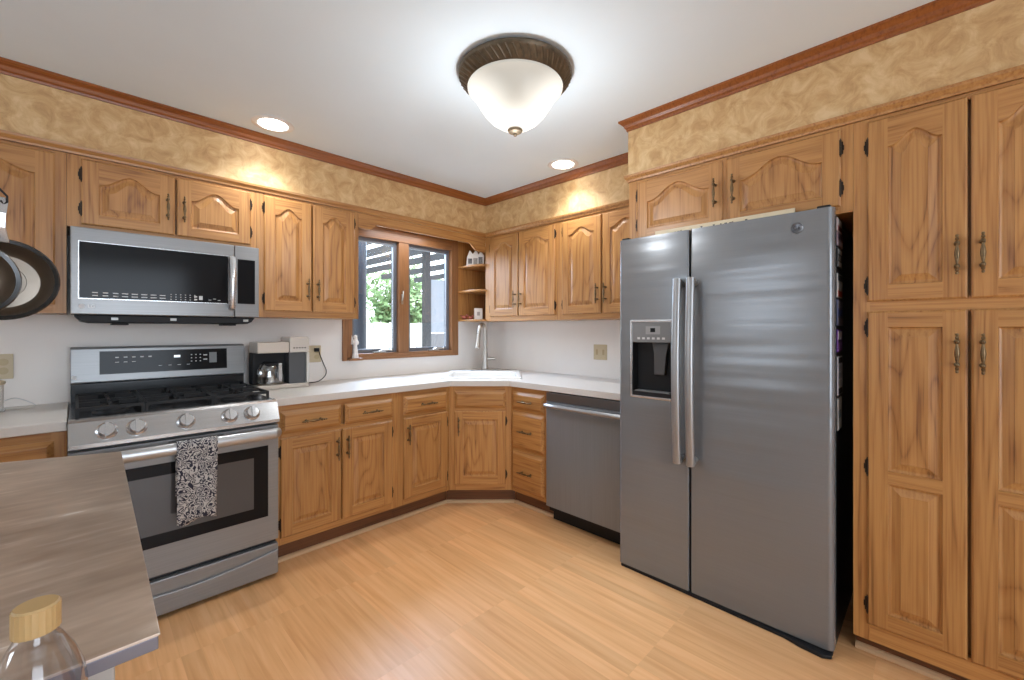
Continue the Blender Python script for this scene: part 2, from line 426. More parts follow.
we = MB()  # unseen entry wall, slot opening added to reflect as a band in the refrigerator
we.box(XL-.12, XL, YR, -2.2, 0, H).box(XL-.12, XL, -.3, 0, 0, H).box(XL-.12, XL, -2.2, -.3, 1.75, H).box(XL-.12, XL, -2.2, -.3, 0, 1.25)
structure(we.build('wall_entry', room_wall))

sf = MB()
sf.prism([(XL, 0), (XL, -.300), (-.300, -.300), (-.300, YS), (-.6875, YS), (-.6875, YR), (0, YR), (0, 0)], ZS, H)
structure(sf.build('wall_soffit', paper))
path = [(XL, -.300), (-.300, -.300), (-.300, YS), (-.6875, YS), (-.6875, YR)]
crown_prof = [(0, 2.318), (.006, 2.318), (.008, 2.328), (.014, 2.334), (.020, 2.347), (.032, 2.358), (.038, 2.362), (.038, H), (0, H)]
structure(sweep(path, crown_prof).build('trim_1', crown_wood))
strip_prof = [(-.004, ZU1+.001), (.006, ZU1+.001), (.008, ZU1+.010), (.018, ZU1+.024), (.020, ZS), (-.004, ZS)]
path2 = [(-3.45, YF_U-.001), (YF_U-.001, YF_U-.001), (YF_U-.001, YS+.002), (XP-.001, YS+.002), (XP-.001, -3.5)]
structure(sweep(path2, strip_prof).build('trim_2', oak_h))

# ---------------------------------------------------------------- hardware
def pull_mesh():
    mb = MB()
    for z in (-.038, .038):
        mb.lathe([(.0075, 0), (.0075, -.002), (.0045, -.004), (.004, -.018), (.0055, -.024), (.0055, -.030)], (0, 0, z), 'y', 10)
    prof = [(.0005, -.066), (.0035, -.0645), (.0045, -.061), (.0035, -.0575), (.0025, -.056), (.005, -.053), (.0055, -.050), (.003, -.046),
            (.006, -.041), (.0065, -.038), (.006, -.035), (.0032, -.031), (.0036, -.026), (.0055, -.014), (.0072, 0)]
    prof = prof + [(r, -h) for r, h in prof[-2::-1]]
    mb.lathe(prof, (0, -.027, 0), 'z', 12)
    return mb
_pull = pull_mesh().build('handle', pull_metal); PULL = _pull.data; bpy.data.objects.remove(_pull)
def hinge_mesh():
    mb = MB()
    mb.box(-.007, .0, -.0022, 0, -.024, .024).box(-.010, -.006, -.0018, 0, -.010, .010)
    mb.lathe([(.0008, -.036), (.0032, -.034), (.0022, -.0305), (.0045, -.029), (.0045, .029), (.0022, .0305), (.0032, .034), (.0008, .036)], (.0015, -.006, 0), 'z', 10)
    return mb
_h = hinge_mesh().build('hinge', hinge_metal); HINGE = _h.data; bpy.data.objects.remove(_h)
def put_pull(parent, x, y, z, horizontal=False):
    o = bpy.data.objects.new('handle', PULL); COL.objects.link(o); o.parent = parent; o.location = (x, y, z)
    if horizontal: o.rotation_euler = (0, PI/2, 0)
def put_hinge(parent, x, z, right=False):
    o = bpy.data.objects.new('hinge', HINGE); COL.objects.link(o); o.parent = parent; o.location = (x, 0, z)
    if right: o.scale = (-1, 1, 1)

# ---------------------------------------------------------------- doors, drawers, cabinets
T = .011
def arch_pts(x0, x1, zs, amp, n=22):
    """right to left along a cathedral arch"""
    out = []
    for i in range(n+1):
        s = 1 - 2*i/n; x = (x0+x1)/2 + s*(x1-x0)/2
        out.append((x, zs + amp*(0.5+0.5*math.cos(PI*min(1, abs(s)*1.08)))))
    return out
def offset(poly, d):
    n = len(poly); out = []
    for i in range(n):
        p0, p1, p2 = Vector(poly[i-1]), Vector(poly[i]), Vector(poly[(i+1) % n])
        d1 = (p1-p0).normalized(); d2 = (p2-p1).normalized()
        n1 = Vector((-d1.y, d1.x)); n2 = Vector((-d2.y, d2.x))
        k = 1+n1.dot(n2); m = (n1+n2)/k if k > 0.2 else n1
        out.append((p1.x+m.x*d, p1.y+m.y*d))
    return out
def door_mb(w, h, stile=.058, rail=.058, arch=0.0, top=.058, mids=()):
    """raised panel door; front at y=-T, back at y=0. mids: list of (z0,z1) middle rails"""
    mb = MB(); e = .006
    # outer lip
    o = [(0,0),(w,0),(w,h),(0,h)]; i = [(e,e),(w-e,e),(w-e,h-e),(e,h-e)]
    vs = [(x, 0, z) for x, z in o] + [(x, -T+.005, z) for x, z in o] + [(x, -T, z) for x, z in i]
    mb.add(vs, [(0,1,5,4),(1,2,6,5),(2,3,7,6),(3,0,4,7),(4,5,9,8),(5,6,10,9),(6,7,11,10),(7,4,8,11),(3,2,1,0)], 0)
    x0, x1 = stile, w-stile
    zt = h-top-arch                      # shoulder height
    mb.add([(e,-T,e),(x0,-T,e),(x0,-T,h-e),(e,-T,h-e)], [(0,1,2,3)], 0)
    mb.add([(x1,-T,e),(w-e,-T,e),(w-e,-T,h-e),(x1,-T,h-e)], [(0,1,2,3)], 0)
    mb.add([(x0,-T,e),(x1,-T,e),(x1,-T,rail),(x0,-T,rail)], [(0,1,2,3)], 1)
    ap = arch_pts(x0, x1, zt, arch) if arch else [(x1, zt), (x0, zt)]
    for a, b in zip(ap[:-1], ap[1:]):
        mb.add([(b[0],-T,b[1]),(a[0],-T,a[1]),(a[0],-T,h-e),(b[0],-T,h-e)], [(0,1,2,3)], 1)
    for z0, z1 in mids:
        mb.add([(x0,-T,z0),(x1,-T,z0),(x1,-T,z1),(x0,-T,z1)], [(0,1,2,3)], 1)
    bounds = [rail] + [z for m in mids for z in m]
    for k in range(len(mids)+1):
        zb = bounds[2*k]
        last = k == len(mids)
        loop = [(x0, zb), (x1, zb)] + (ap if last else [(x1, bounds[2*k+1]), (x0, bounds[2*k+1])])
        n = len(loop)
        def inset(d):
            a0, a1 = x0+d, x1-d
            if last and arch: return [(a0, zb+d), (a1, zb+d)] + arch_pts(a0, a1, zt-d, arch)
            t1 = zt if last else bounds[2*k+1]
            return [(a0, zb+d), (a1, zb+d), (a1, t1-d), (a0, t1-d)]
        rings = [(loop, -T), (inset(.003), -T+.0065), (inset(.008), -T+.0085), (inset(.012), -T+.0085), (inset(.034), -T+.0015), (inset(.0345), -T+.0003)]
        for (l0, y0), (l1, y1) in zip(rings[:-1], rings[1:]):
            vs = [(x, y0, z) for x, z in l0] + [(x, y1, z) for x, z in l1]
            mb.add(vs, [(q, (q+1) % n, n+(q+1) % n, n+q) for q in range(n)], 2)
        l, y = rings[-1]
        c = (sum(p[0] for p in l[:2])/2, (l[0][1]+l[n//2][1])/2)
        vs = [(x, y, z) for x, z in l] + [(c[0], y, c[1])]
        mb.add(vs, [(q, (q+1) % n, n) for q in range(n)], 2)
    return mb
def drawer_mb(w, h, bev=.019):
    mb = MB(); T = .018
    o = [(0,0),(w,0),(w,h),(0,h)]; i1 = [(.004,.004),(w-.004,.004),(w-.004,h-.004),(.004,h-.004)]
    i2 = [(bev,bev),(w-bev,bev),(w-bev,h-bev),(bev,h-bev)]; b3 = bev+.004; i3 = [(b3,b3),(w-b3,b3),(w-b3,h-b3),(b3,h-b3)]
    R = [(o, 0), (o, -.004), (i1, -.006), (i2, -T+.001), (i2, -T-.001), (i3, -T-.002)]
    for (l0, y0), (l1, y1) in zip(R[:-1], R[1:]):
        vs = [(x, y0, z) for x, z in l0]+[(x, y1, z) for x, z in l1]
        mb.add(vs, [(q, (q+1) % 4, 4+(q+1) % 4, 4+q) for q in range(4)], 1)
    mb.add([(x, R[-1][1], z) for x, z in i3], [(0,1,2,3)], 1)
    mb.add([(x, 0, z) for x, z in o], [(3,2,1,0)], 1)
    return mb
def merge_iv(iv, eps=.012):
    iv = sorted(iv); out = [list(iv[0])]
    for a, b in iv[1:]:
        if a <= out[-1][1]+eps: out[-1][1] = max(out[-1][1], b)
        else: out.append([a, b])
    return out
def cabinet(name, label, side, s0, s1, z0, z1, face, back, doors=(), drawers=(), toe=0.0, text=(0,0), rz=None, loc=None, ctop=None):
    """side 'A' (back wall, s=x) or 'B' (right wall, s=-y). doors: dict(s0,s1,z0,z1,arch,hinge,pull)"""
    if rz is None:
        rz = 0 if side == 'A' else -PI/2
        loc = (s0, face, z0) if side == 'A' else (face, -s0, z0)
    root = thing(name, label, 'cabinet', loc, rz)
    w = s1-s0; h = z1-z0; depth = back
    MB().box(.0005, w-.0005, .0195, depth, toe, ctop or h).build('carcass', oak_v, root)
    if toe:
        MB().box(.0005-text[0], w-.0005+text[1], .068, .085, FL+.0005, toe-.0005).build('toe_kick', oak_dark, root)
    # face frame from the openings
    allr = [(d['s0']-s0, d['s1']-s0, d['z0']-z0, d['z1']-z0) for d in list(doors)+list(drawers)]
    ff = MB(); lap = .008
    cols = merge_iv([(a+lap, b-lap) for a, b, _, _ in allr], .03)
    xs = [0.0] + [t for c in cols for t in c] + [w]
    for k in range(0, len(xs), 2):
        if xs[k+1]-xs[k] > .004: ff.box(xs[k], xs[k+1], 0, .019, toe, h, 0)
    for (a, b) in cols:
        zz = merge_iv([(r[2]+lap, r[3]-lap) for r in allr if r[0] < b and r[1] > a], .005)
        ys = [toe] + [t for c in zz for t in c] + [h]
        for k in range(0, len(ys), 2):
            if ys[k+1]-ys[k] > .004: ff.box(a, b, 0, .019, ys[k], ys[k+1], 1)
    ff.build('face_frame', OAK, root)
    for d in doors:
        dw, dh = d['s1']-d['s0'], d['z1']-d['z0']
        o = door_mb(dw, dh, d.get('stile', .058), d.get('rail', .058), d.get('arch', 0), d.get('top', .058), d.get('mids', ())).build('door', OAK, root, loc=(d['s0']-s0, -.0005, d['z0']-z0))
        pl = d.get('pull')
        if pl: put_pull(o, pl[0]-d['s0'], -T, pl[1]-d['z0'])
        hg = d.get('hinge')
        if hg:
            for z in d.get('hz', (d['z0']+.07, d['z1']-.07)):
                put_hinge(o, 0 if hg == 'L' else dw, z-d['z0'], hg == 'R')
    for d in drawers:
        dw, dh = d['s1']-d['s0'], d['z1']-d['z0']
        o = drawer_mb(dw, dh).build('drawer' if d.get('pull') is None else 'false_drawer_front', OAK, root, loc=(d['s0']-s0, -.0005, d['z0']-z0))
        if d.get('pull') is None: put_pull(o, dw/2, -.020, dh/2, True)
    return root
def D(s0, s1, z0, z1, hinge, pull=None, **k): return dict(s0=s0, s1=s1, z0=z0, z1=z1, hinge=hinge, pull=pull, **k)

UD0, UD1 = 1.377, 2.0364
UB = -YF_U - .002
ZT = ZU1 - .0005
cabinet('wall_cabinet', 'oak wall cabinet at the left picture edge behind the hanging pans', 'A', -3.30, -2.7755, ZU0, ZT, YF_U, UB,
        [D(-3.20, -2.81, UD0, UD1, 'L', (-2.84, 1.50), arch=.045, top=.055)])
cabinet('wall_cabinet', 'short wide oak wall cabinet with two arched doors above the microwave', 'A', -2.7745, -2.030, 1.7275, ZT, YF_U, UB,
        [D(-2.730, -2.396, 1.742, UD1, 'L', (-2.425, 1.875), arch=.055, top=.05, rail=.048), D(-2.388, -2.059, 1.742, UD1, 'R', (-2.360, 1.875), arch=.055, top=.05, rail=.048)])
cabinet('wall_cabinet', 'tall double-door oak wall cabinet between the microwave and the window', 'A', -2.029, -1.426, ZU0, ZT, YF_U, UB,
        [D(-1.9923, -1.729, UD0, UD1, 'L', (-1.755, 1.51), arch=.045, top=.055), D(-1.721, -1.4549, UD0, UD1, 'R', (-1.695, 1.51), arch=.045, top=.055)])
cabinet('wall_cabinet', 'oak wall cabinet right of the corner shelves, nearest the room corner', 'B', .2935, 1.0865, ZU0, ZT, YF_U, UB,
        [D(.355, .683, UD0, UD1, 'L', (.657, 1.51), arch=.045, top=.055, hz=(1.44,1.95)), D(.691, 1.0548, UD0, UD1, 'R', (.718, 1.51), arch=.045, top=.055)])
cabinet('wall_cabinet', 'oak wall cabinet partly hidden by the left side of the refrigerator', 'B', 1.0875, 1.864, ZU0, ZT, YF_U, UB,
        [D(1.122, 1.449, UD0, UD1, 'L', (1.422, 1.51), arch=.045, top=.055), D(1.457, 1.80, UD0, UD1, 'R', (1.486, 1.51), arch=.045, top=.055)])
cabinet('wall_cabinet', 'deep oak cabinet with two low arched doors above the refrigerator', 'B', 1.8667, 2.8055, 1.716, ZT, XP, -XP-.002,
        [D(1.915, 2.338, 1.742, UD1, 'L', (2.310, 1.89), arch=.065, top=.045, rail=.045), D(2.355, 2.769, 1.742, UD1, 'R', (2.388, 1.89), arch=.065, top=.045, rail=.045)])
mid = [(.755-.178-.045, .755-.178)]
cabinet('pantry_cabinet', 'tall oak pantry cabinet with four doors right of the refrigerator', 'B', 2.8065, 3.46, .0, ZT, XP, -XP-.002,
        [D(2.8475, 3.1037, 1.371, UD1, 'L', (3.079, 1.515), arch=.045, top=.062, hz=(1.43, 1.945)),
         D(3.1127, 3.37, 1.371, UD1, 'R', (3.137, 1.515), arch=.045, top=.062),
         D(2.8475, 3.1037, .178, 1.335, 'L', (3.079, 1.19), mids=mid, hz=(.25, .76, 1.275)),
         D(3.1127, 3.37, .178, 1.335, 'R', (3.137, 1.19), mids=mid)], toe=.115)
# base cabinets
FB = -.611; BB = .609; ZB = .8755
BD0, BD1, DR0, DR1 = .1866, .7023, .722, .842
cabinet('base_cabinet', 'oak base cabinet with two drawers over two doors beside the range', 'A', -2.032, -1.3205, 0, ZB, FB, BB,
        [D(-2.005, -1.6845, BD0, BD1, 'L', (-1.710, .60)), D(-1.678, -1.3608, BD0, BD1, 'R', (-1.652, .60))],
        [D(-2.005, -1.6845, DR0, DR1, None), D(-1.663, -1.3565, DR0, DR1, None)], toe=.15)
cabinet('base_cabinet', 'narrow oak base cabinet with one drawer and one door under the window', 'A', -1.3195, -.916, 0, ZB, FB, BB,
        [D(-1.2806, -.9376, BD0, BD1, 'R', (-1.253, .60))], [D(-1.2806, -.942, DR0, DR1, None)], toe=.15, text=(0, .024))
dl = math.hypot(.305, .305) - .001
cabinet('sink_cabinet', 'diagonal oak corner cabinet with one door below the sink', 'A', 0, dl, 0, ZB, 0, .40,
        [D(.036, dl-.036, BD0+.005, BD1, 'R', (.068, .60))], [D(.036, dl-.036, DR0, DR1, None, False)], toe=.15, text=(.029, .029), rz=-PI/4, loc=(-.9165, -.6125, 0), ctop=.74)
cabinet('base_cabinet', 'narrow oak base cabinet of three drawers left of the dishwasher', 'B', .916, 1.2515, 0, ZB, FB, BB, (),
        [D(.935, 1.225, .722, .842, None), D(.935, 1.225, .456, .706, None), D(.935, 1.225, .176, .436, None)], toe=.15, text=(.024, 0))
cabinet('base_cabinet', 'oak base cabinet left of the range behind the steel island', 'A', -3.42, -2.7705, 0, ZB, FB, BB,
        [D(-3.38, -2.81, BD0, BD1, 'L', (-2.84, .60))], [D(-3.38, -2.805, DR0, DR1, None)], toe=.15)
# shoe mouldings along the toe kicks
shoe_mat = plain('light_shoe_moulding', srgb(206, 170, 130), .5)
def shoe(name, path): structure(sweep(path, [(0, FL+.0005), (.018, FL+.0005), (.016, FL+.012), (.008, FL+.019), (0, FL+.021)]).build(name, shoe_mat))
shoe('baseboard_left', [(-2.031, FB+.0675), (-.888, FB+.0675), (-.562, -.888), (-.536, -1.251)][:2])
shoe('baseboard_corner', [(-.8905, -.5430), (-.5430, -.8905)])
shoe('baseboard_right', [(FB+.0675, -.90), (FB+.0675, -1.2515)])
shoe('baseboard_pantry', [(XP+.0675, -2.8065), (XP+.0675, -3.46)])

# valance above the window
va = MB(); zt, z_lo, z_hi = ZU1-.0005, 1.935, 1.985
def scurve(x0, x1, za, zb, n=8): return [(x0+(x1-x0)*i/n, za+(zb-za)*(0.5-0.5*math.cos(PI*i/n))) for i in range(n+1)]
low = [(-1.425, z_lo+.012), (-1.36, z_lo+.012)] + scurve(-1.345, -1.285, z_lo+.012, z_hi) + scurve(-.47, -.385, z_hi, z_lo-.005) + [(-.3945+.05, z_lo-.010), (-.2932, z_lo-.010)]
va.prism(low + [(-.2932, zt), (-1.425, zt)], YF_U, YF_U+.019, 'y')
tag(va.build('valance', oak_h, bevel=.002), 'scalloped oak valance board above the window', 'valance')

# corner shelves
cs = thing('corner_shelf', 'open oak corner shelves with three rounded boards beside the window', 'shelf', (-.365, -.001, ZU0))
MB().box(0, .363, -.011, 0, 0, ZT-ZU0).build('back_panel', oak_v, cs)
def shelf_poly():
    p = [(0, -.0115), (0, -.045)]
    for i in range(9):
        a = PI/2*i/8
        p.append((.065*(1-math.cos(a)) + .012*math.sin(2*a)*-1, -.045-.26*math.sin(a)))
    return p + [(.362, -.305), (.362, -.0115)]
for z in (0.0, .255, .470):
    MB().prism(shelf_poly(), z, z+.017).build('shelf', oak_h, cs, bevel=.003)

# ---------------------------------------------------------------- countertops
def slab_with_hole(outer, hole, z0, z1):
    bm = bmesh.new(); es = []
    for loop in (outer, hole):
        if not loop: continue
        vs = [bm.verts.new((x, y, z1)) for x, y in loop]
        es += [bm.edges.new((vs[i], vs[(i+1) % len(vs)])) for i in range(len(vs))]
    r = bmesh.ops.triangle_fill(bm, use_beauty=True, use_dissolve=False, edges=es)
    fs = [g for g in r['geom'] if isinstance(g, bmesh.types.BMFace)]
    ex = bmesh.ops.extrude_face_region(bm, geom=fs)
    for g in ex['geom']:
        if isinstance(g, bmesh.types.BMVert): g.co.z = z0
    bmesh.ops.recalc_face_normals(bm, faces=bm.faces)
    return bm
CT0, CT1 = .8762, .914
c45 = math.sqrt(.5)
def diag(s, t): return (s*c45 + t*c45, s*c45 - t*c45)     # s along the room diagonal (negative into the room), t to the right
SKF, SKB, SKW = -1.00, -.46, .292
hole = [diag(SKF+.02, -SKW+.02), diag(SKF+.02, SKW-.02), diag(SKB-.08, SKW-.02), diag(SKB-.08, -SKW+.02)]
bm = slab_with_hole([(-2.034, -.001), (-2.034, -.635), (-.925, -.635), (-.635, -.922), (-.635, -1.8440), (-.001, -1.8440), (-.001, -.001)], hole, CT0, CT1)
me = bpy.data.meshes.new('countertop'); bm.to_mesh(me); bm.free(); me.materials.append(counter_mat)
ct = bpy.data.objects.new('countertop', me); COL.objects.link(ct)
b = ct.modifiers.new('bevel', 'BEVEL'); b.width = .004; b.segments = 2; b.limit_method = 'ANGLE'
tag(ct, 'long white laminate countertop running through the sink corner', 'countertop')
tag(MB().prism([(-3.42, -.001), (-3.42, -.635), (-2.7695, -.635), (-2.7695, -.001)], CT0, CT1).build('countertop', counter_mat, bevel=.004), 'short white laminate countertop left of the range', 'countertop')

# sink
sk = thing('sink', 'white drop-in sink set diagonally in the corner countertop', 'sink', (0, 0, CT1))
def ring_loop(d): return [diag(SKF+d, -SKW+d), diag(SKF+d, SKW-d), diag(SKB-d, SKW-d), diag(SKB-d, -SKW+d)]
def inner_loop(d): return [diag(SKF+d, -SKW+d), diag(SKF+d, SKW-d), diag(SKB-.06-d, SKW-d), diag(SKB-.06-d, -SKW+d)]
mb = MB(); R = [(ring_loop(0), .0005), (ring_loop(.002), .010), (ring_loop(.008), .013), (inner_loop(.034), .013), (inner_loop(.040), .008), (inner_loop(.055), -.16)]
for (a, za), (c, zc) in zip(R[:-1], R[1:]):
    mb.add([(x, y, za) for x, y in a]+[(x, y, zc) for x, y in c], [(q, (q+1) % 4, 4+(q+1) % 4, 4+q) for q in range(4)])
mb.add([(x, y, -.16) for x, y in R[-1][0]], [(0,1,2,3)])
mb.build('basin', white_gloss, sk)
dx, dy = diag((SKF+SKB-.06)/2, 0)
MB().lathe([(.04, 0), (.04, .003), (.03, .002), (.001, .001)], (dx, dy, -.1595), 'z', 20).build('drain', steel_bright, sk)

# faucet
fx, fy = -.225, -.212
fa = thing('faucet', 'brushed nickel pull-down faucet standing behind the corner sink', 'faucet', (fx, fy, CT1), -PI*.861)
a0 = math.radians(0)
mb = MB()
pl = [(.022*math.cos(t)+ (0), .125*math.sin(t)) for t in [2*PI*k/32 for k in range(32)]]
ang = PI*.861 - PI/4 - PI/2
ca, sa = math.cos(PI*.861 + PI*.75 + PI/2), math.sin(PI*.861 + PI*.75 + PI/2)
def rot2(p, a): return (p[0]*math.cos(a)-p[1]*math.sin(a), p[0]*math.sin(a)+p[1]*math.cos(a))
plate = [rot2(p, PI*.861 - PI*.75) for p in pl]
MB().prism(plate, .0005, .006).build('base_plate', nickel, fa, bevel=.002)
MB().lathe([(.034, .0062), (.034, .012), (.030, .016), (.026, .05), (.024, .13), (.021, .15), (.0155, .165), (.0155, .18)], (0,0,0), 'z', 20).build('body', nickel, fa)
sp = [(0, 0, .18), (0, 0, .295)] + [(.062-.062*math.cos(PI*i/12), 0, .340+.062*math.sin(PI*i/12)) for i in range(0, 11)] + [(.130, 0, .323)]
MB().tube(sp, .0150, 12).build('spout', nickel, fa)
MB().lathe([(.014, .0), (.0155, -.02), (.0165, -.06), (.021, -.11), (.022, -.125), (.018, -.13)], (.131, 0, .320), 'z', 16, M=Matrix.Rotation(math.radians(-12), 3, 'Y')).build('spray_head', nickel, fa)
lv = rot2((0, 1), PI*.861-PI*.75)
MB().lathe([(.016, 0), (.016, .05), (.014, .055), (.013, .085), (.008, .09)], (0, 0, .10), 'z', 14, M=Vector((0,0,1)).rotation_difference(Vector((lv[0], lv[1], .03))).to_matrix()).build('lever', nickel, fa)

# ---------------------------------------------------------------- window
wn = bpy.data.objects.new('window_1', None); COL.objects.link(wn); wn.location = ((WX0+WX1)/2, 0, WZ0); structure(wn)
def wp(mb, name, mat, bevel=0.002, **k):
    o = mb.build(name, mat, wn, bevel=bevel, **k); o.location = (-(WX0+WX1)/2, 0, -WZ0); return o
wp(MB().box(-1.409, WX0, -.016, -.0005, 1.044, 2.052, 0).box(WX0, -1.338, -.016, .075, WZ0, WZ1, 0), 'jamb', win_wood_v)
wp(MB().box(WX1, -.3665, -.016, -.0005, 1.044, 2.052, 0).box(-.440, WX1, -.016, .075, WZ0, WZ1, 0), 'jamb', win_wood_v)
wp(MB().box(-.955, -.865, -.010, .075, WZ0, WZ1, 0), 'mullion', win_wood_v)
wp(MB().box(-1.374, -.406, -.018, -.0005, 1.0445, WZ0, 0).box(-1.337, -.441, -.018, .075, WZ0+.0005, 1.092, 0), 'sill', win_wood_h)
wp(MB().box(-1.374, -.406, -.016, -.0005, WZ1, 2.052).box(-1.337, -.441, -.016, .075, 1.96, WZ1-.0005), 'head_casing', win_wood_h)
alu = plain('grey_sash_paint', srgb(104, 106, 112), 0.5)
for x0, x1, nm in ((-1.337, -.9555, 'sash'), (-.8645, -.4405, 'sash')):
    z0, z1 = 1.0925, 1.9595; t = .030
    mb = MB().box(x0, x0+t, .022, .055, z0, z1).box(x1-t, x1, .022, .055, z0, z1).box(x0+t, x1-t, .022, .055, z0, z0+t).box(x0+t, x1-t, .022, .055, z1-t, z1)
    s = wp(mb, nm, alu)
    MB().box(x0+t, x1-t, .037, .041, z0+t, z1-t).build('pane', pane_mat, s)
    xc = (x0+x1)/2+.03
    cm = MB().box(xc-.05, xc+.05, -.012, .012, z0-.000, z0+.010).tube([(xc, .0, z0+.008), (xc+.02, -.012, z0+.022), (xc+.09, -.012, z0+.018)], .0055, 8).sphere((xc+.095, -.012, z0+.018), .009)
    cm.build('crank', nickel, s)
lk = MB().box(-.935, -.920, -.016, -.0105, 1.47, 1.55).tube([(-.9275, -.018, 1.50), (-.9275, -.028, 1.53), (-.9275, -.030, 1.575)], .005, 8)
wp(lk, 'lock_lever', nickel, 0)

# ---------------------------------------------------------------- range
RX0, RX1 = -2.7680, -2.0350
rg = thing('range', 'stainless steel gas range with five front knobs under the microwave', 'range', ((RX0+RX1)/2, -.345, 0))
RW = (RX1-RX0)/2; ox = (RX0+RX1)/2; oy = -.345
def rp(mb, name, mat, parent=rg, **k):
    for i, p in enumerate(mb.v): mb.v[i] = (p[0]-ox, p[1]-oy, p[2])
    return mb.build(name, mat, parent, **k)
rp(MB().box(RX0+.002, RX1-.002, -.655, -.012, .06, .895).box(RX0+.03, RX1-.03, -.60, -.03, FL+.0005, .06), 'body', plain('range_side_enamel', (.03,.03,.032,1), .35), bevel=.002)
rp(MB().box(RX0, RX1, -.62, -.060, .8955, .9145), 'cooktop', black_enamel, bevel=.004)
# control panel: sloped steel front
pp = [(-.622, .9175), (-.652, .916), (-.668, .907), (-.706, .826), (-.706, .812), (-.696, .806), (-.656, .806), (-.622, .8955)]
cp = rp(MB().prism(pp, RX0, RX1, 'x', smooth=True), 'control_panel', panel_steel, angle=25)
sl = math.atan2(.081, .038)     # slope of the panel face
nrm = Vector((0, -math.sin(sl), math.cos(sl))).normalized()
for x in (-2.66, -2.57, -2.407, -2.243, -2.152):
    c = Vector((x-ox, -.687-oy, .8665)) + nrm*.0005
    Mq = Vector((0,0,1)).rotation_difference(nrm).to_matrix()
    mb = MB().lathe([(.034, 0), (.034, .004), (.031, .007), (.0275, .010), (.026, .024), (.023, .029), (.001, .030)], c, 'z', 24, M=Mq)
    g = MB().box(-.0055, .0055, -.026, .026, .024, .037)
    vs = [Mq @ Vector(p) + c for p in g.v]; mb.add(vs, g.f)
    mb.build('knob', steel_bright, cp)
# oven door
dz0, dz1 = .226, .797
od = rp(MB().box(RX0, RX1, -.690, -.657, dz0, dz1), 'oven_door', steel_app, bevel=.004)
rp(MB().box(RX0+.065, RX1-.047, -.6922, -.6905, .352, .700), 'oven_window', black_gloss, od, bevel=.0008)
rp(MB().box(RX0+.12, RX1-.11, -.6930, -.6924, .405, .650), 'inner_window', plain('dim_oven_glass', (.075,.075,.077,1), .1), od)
hb = [(RX0+.012, -.691, .762), (RX0+.014, -.728, .764), (RX0+.03, -.744, .765)] + [(RX0+.03+(RX1-RX0-.06)*i/10, -.744-.004*math.sin(PI*i/10), .765) for i in range(1, 10)] + [(RX1-.03, -.744, .765), (RX1-.014, -.728, .764), (RX1-.012, -.691, .762)]
rp(MB().tube(hb, .0165, 14, flat=1.5), 'handle', plain('oven_handle_steel', (.46, .46, .46, 1), .32, .7), od)
rp(MB().box(RX0+.30, RX0+.50, -.6908, -.6902, .7835, .7885), 'vent_slots', dark_gray, od)
# bottom drawer
dr = rp(MB().box(RX0, RX1, -.688, -.657, .056, .205), 'storage_drawer', steel_app, bevel=.004)
cv = [(RX0+.004+(RX1-RX0-.008)*i/12, .178-.034*math.sin(PI*i/12)) for i in range(13)]
lipp = cv + [(RX1-.004, .060), (RX0+.004, .060)]
rp(MB().prism(lipp, -.700, -.6885, 'y'), 'drawer_lip', steel_app, dr, bevel=.006, seg=3)
# backguard
rp(MB().box(RX0+.004, RX1-.004, -.072, -.012, .9150, 1.004), 'backguard_base', black_enamel, bevel=.002)
bgp = [(-.078, 1.0045), (-.092, 1.010), (-.080, 1.172), (-.070, 1.183), (-.015, 1.183), (-.015, 1.0045)]
bgd = rp(MB().prism(bgp, RX0+.002, RX1-.002, 'x'), 'backguard', steel_app, bevel=.004)
def on_bg(x0, x1, z0, z1, off, th, mat, name, par=bgd):
    f = lambda z: -.092 + (z-1.010)*(.012/.162)
    poly = [(f(z0)-off, z0), (f(z1)-off, z1), (f(z1)-off-th, z1), (f(z0)-off-th, z0)]
    return rp(MB().prism(poly, x0, x1, 'x'), name, mat, par)
on_bg(-2.664, -2.128, 1.046, 1.160, .0003, .0015, black_gloss, 'display_panel')
ic = MB()
def bgbox(x, z, w, h):
    f = -.092 + (z-1.010)*(.012/.162) - .0021
    ic.box(x-w/2, x+w/2, f-.0003, f, z-h/2, z+h/2)
for k in range(5): bgbox(-2.60+.032*k, 1.128, .014, .006); 
for k in range(3): bgbox(-2.60+.032*k, 1.104, .015, .003)
for k in range(4): bgbox(-2.43+.04*k, 1.078, .014, .0025)
for r in range(3):
    for c in range(3): bgbox(-2.295+.020*c, 1.130-.018*r, .006, .005)
for r in range(2): bgbox(-2.232, 1.126-.024*r, .018, .006)
rp(ic, 'icons', white_print, bgd)
on_bg(-2.213, -2.178, 1.082, 1.140, .0019, .0006, gray_plastic, 'start_pad')
on_bg(-2.372, -2.345, 1.118, 1.130, .0019, .0006, emit('clock_digits', (.8,.9,1,1), .8), 'clock')
rp(MB().lathe([(.010, 0), (.010, .0012), (.001, .0012)], (-2.752, -.0915, 1.036), 'y', 20, M=Matrix.Rotation(PI, 3, 'Z')), 'logo', white_print, bgd)
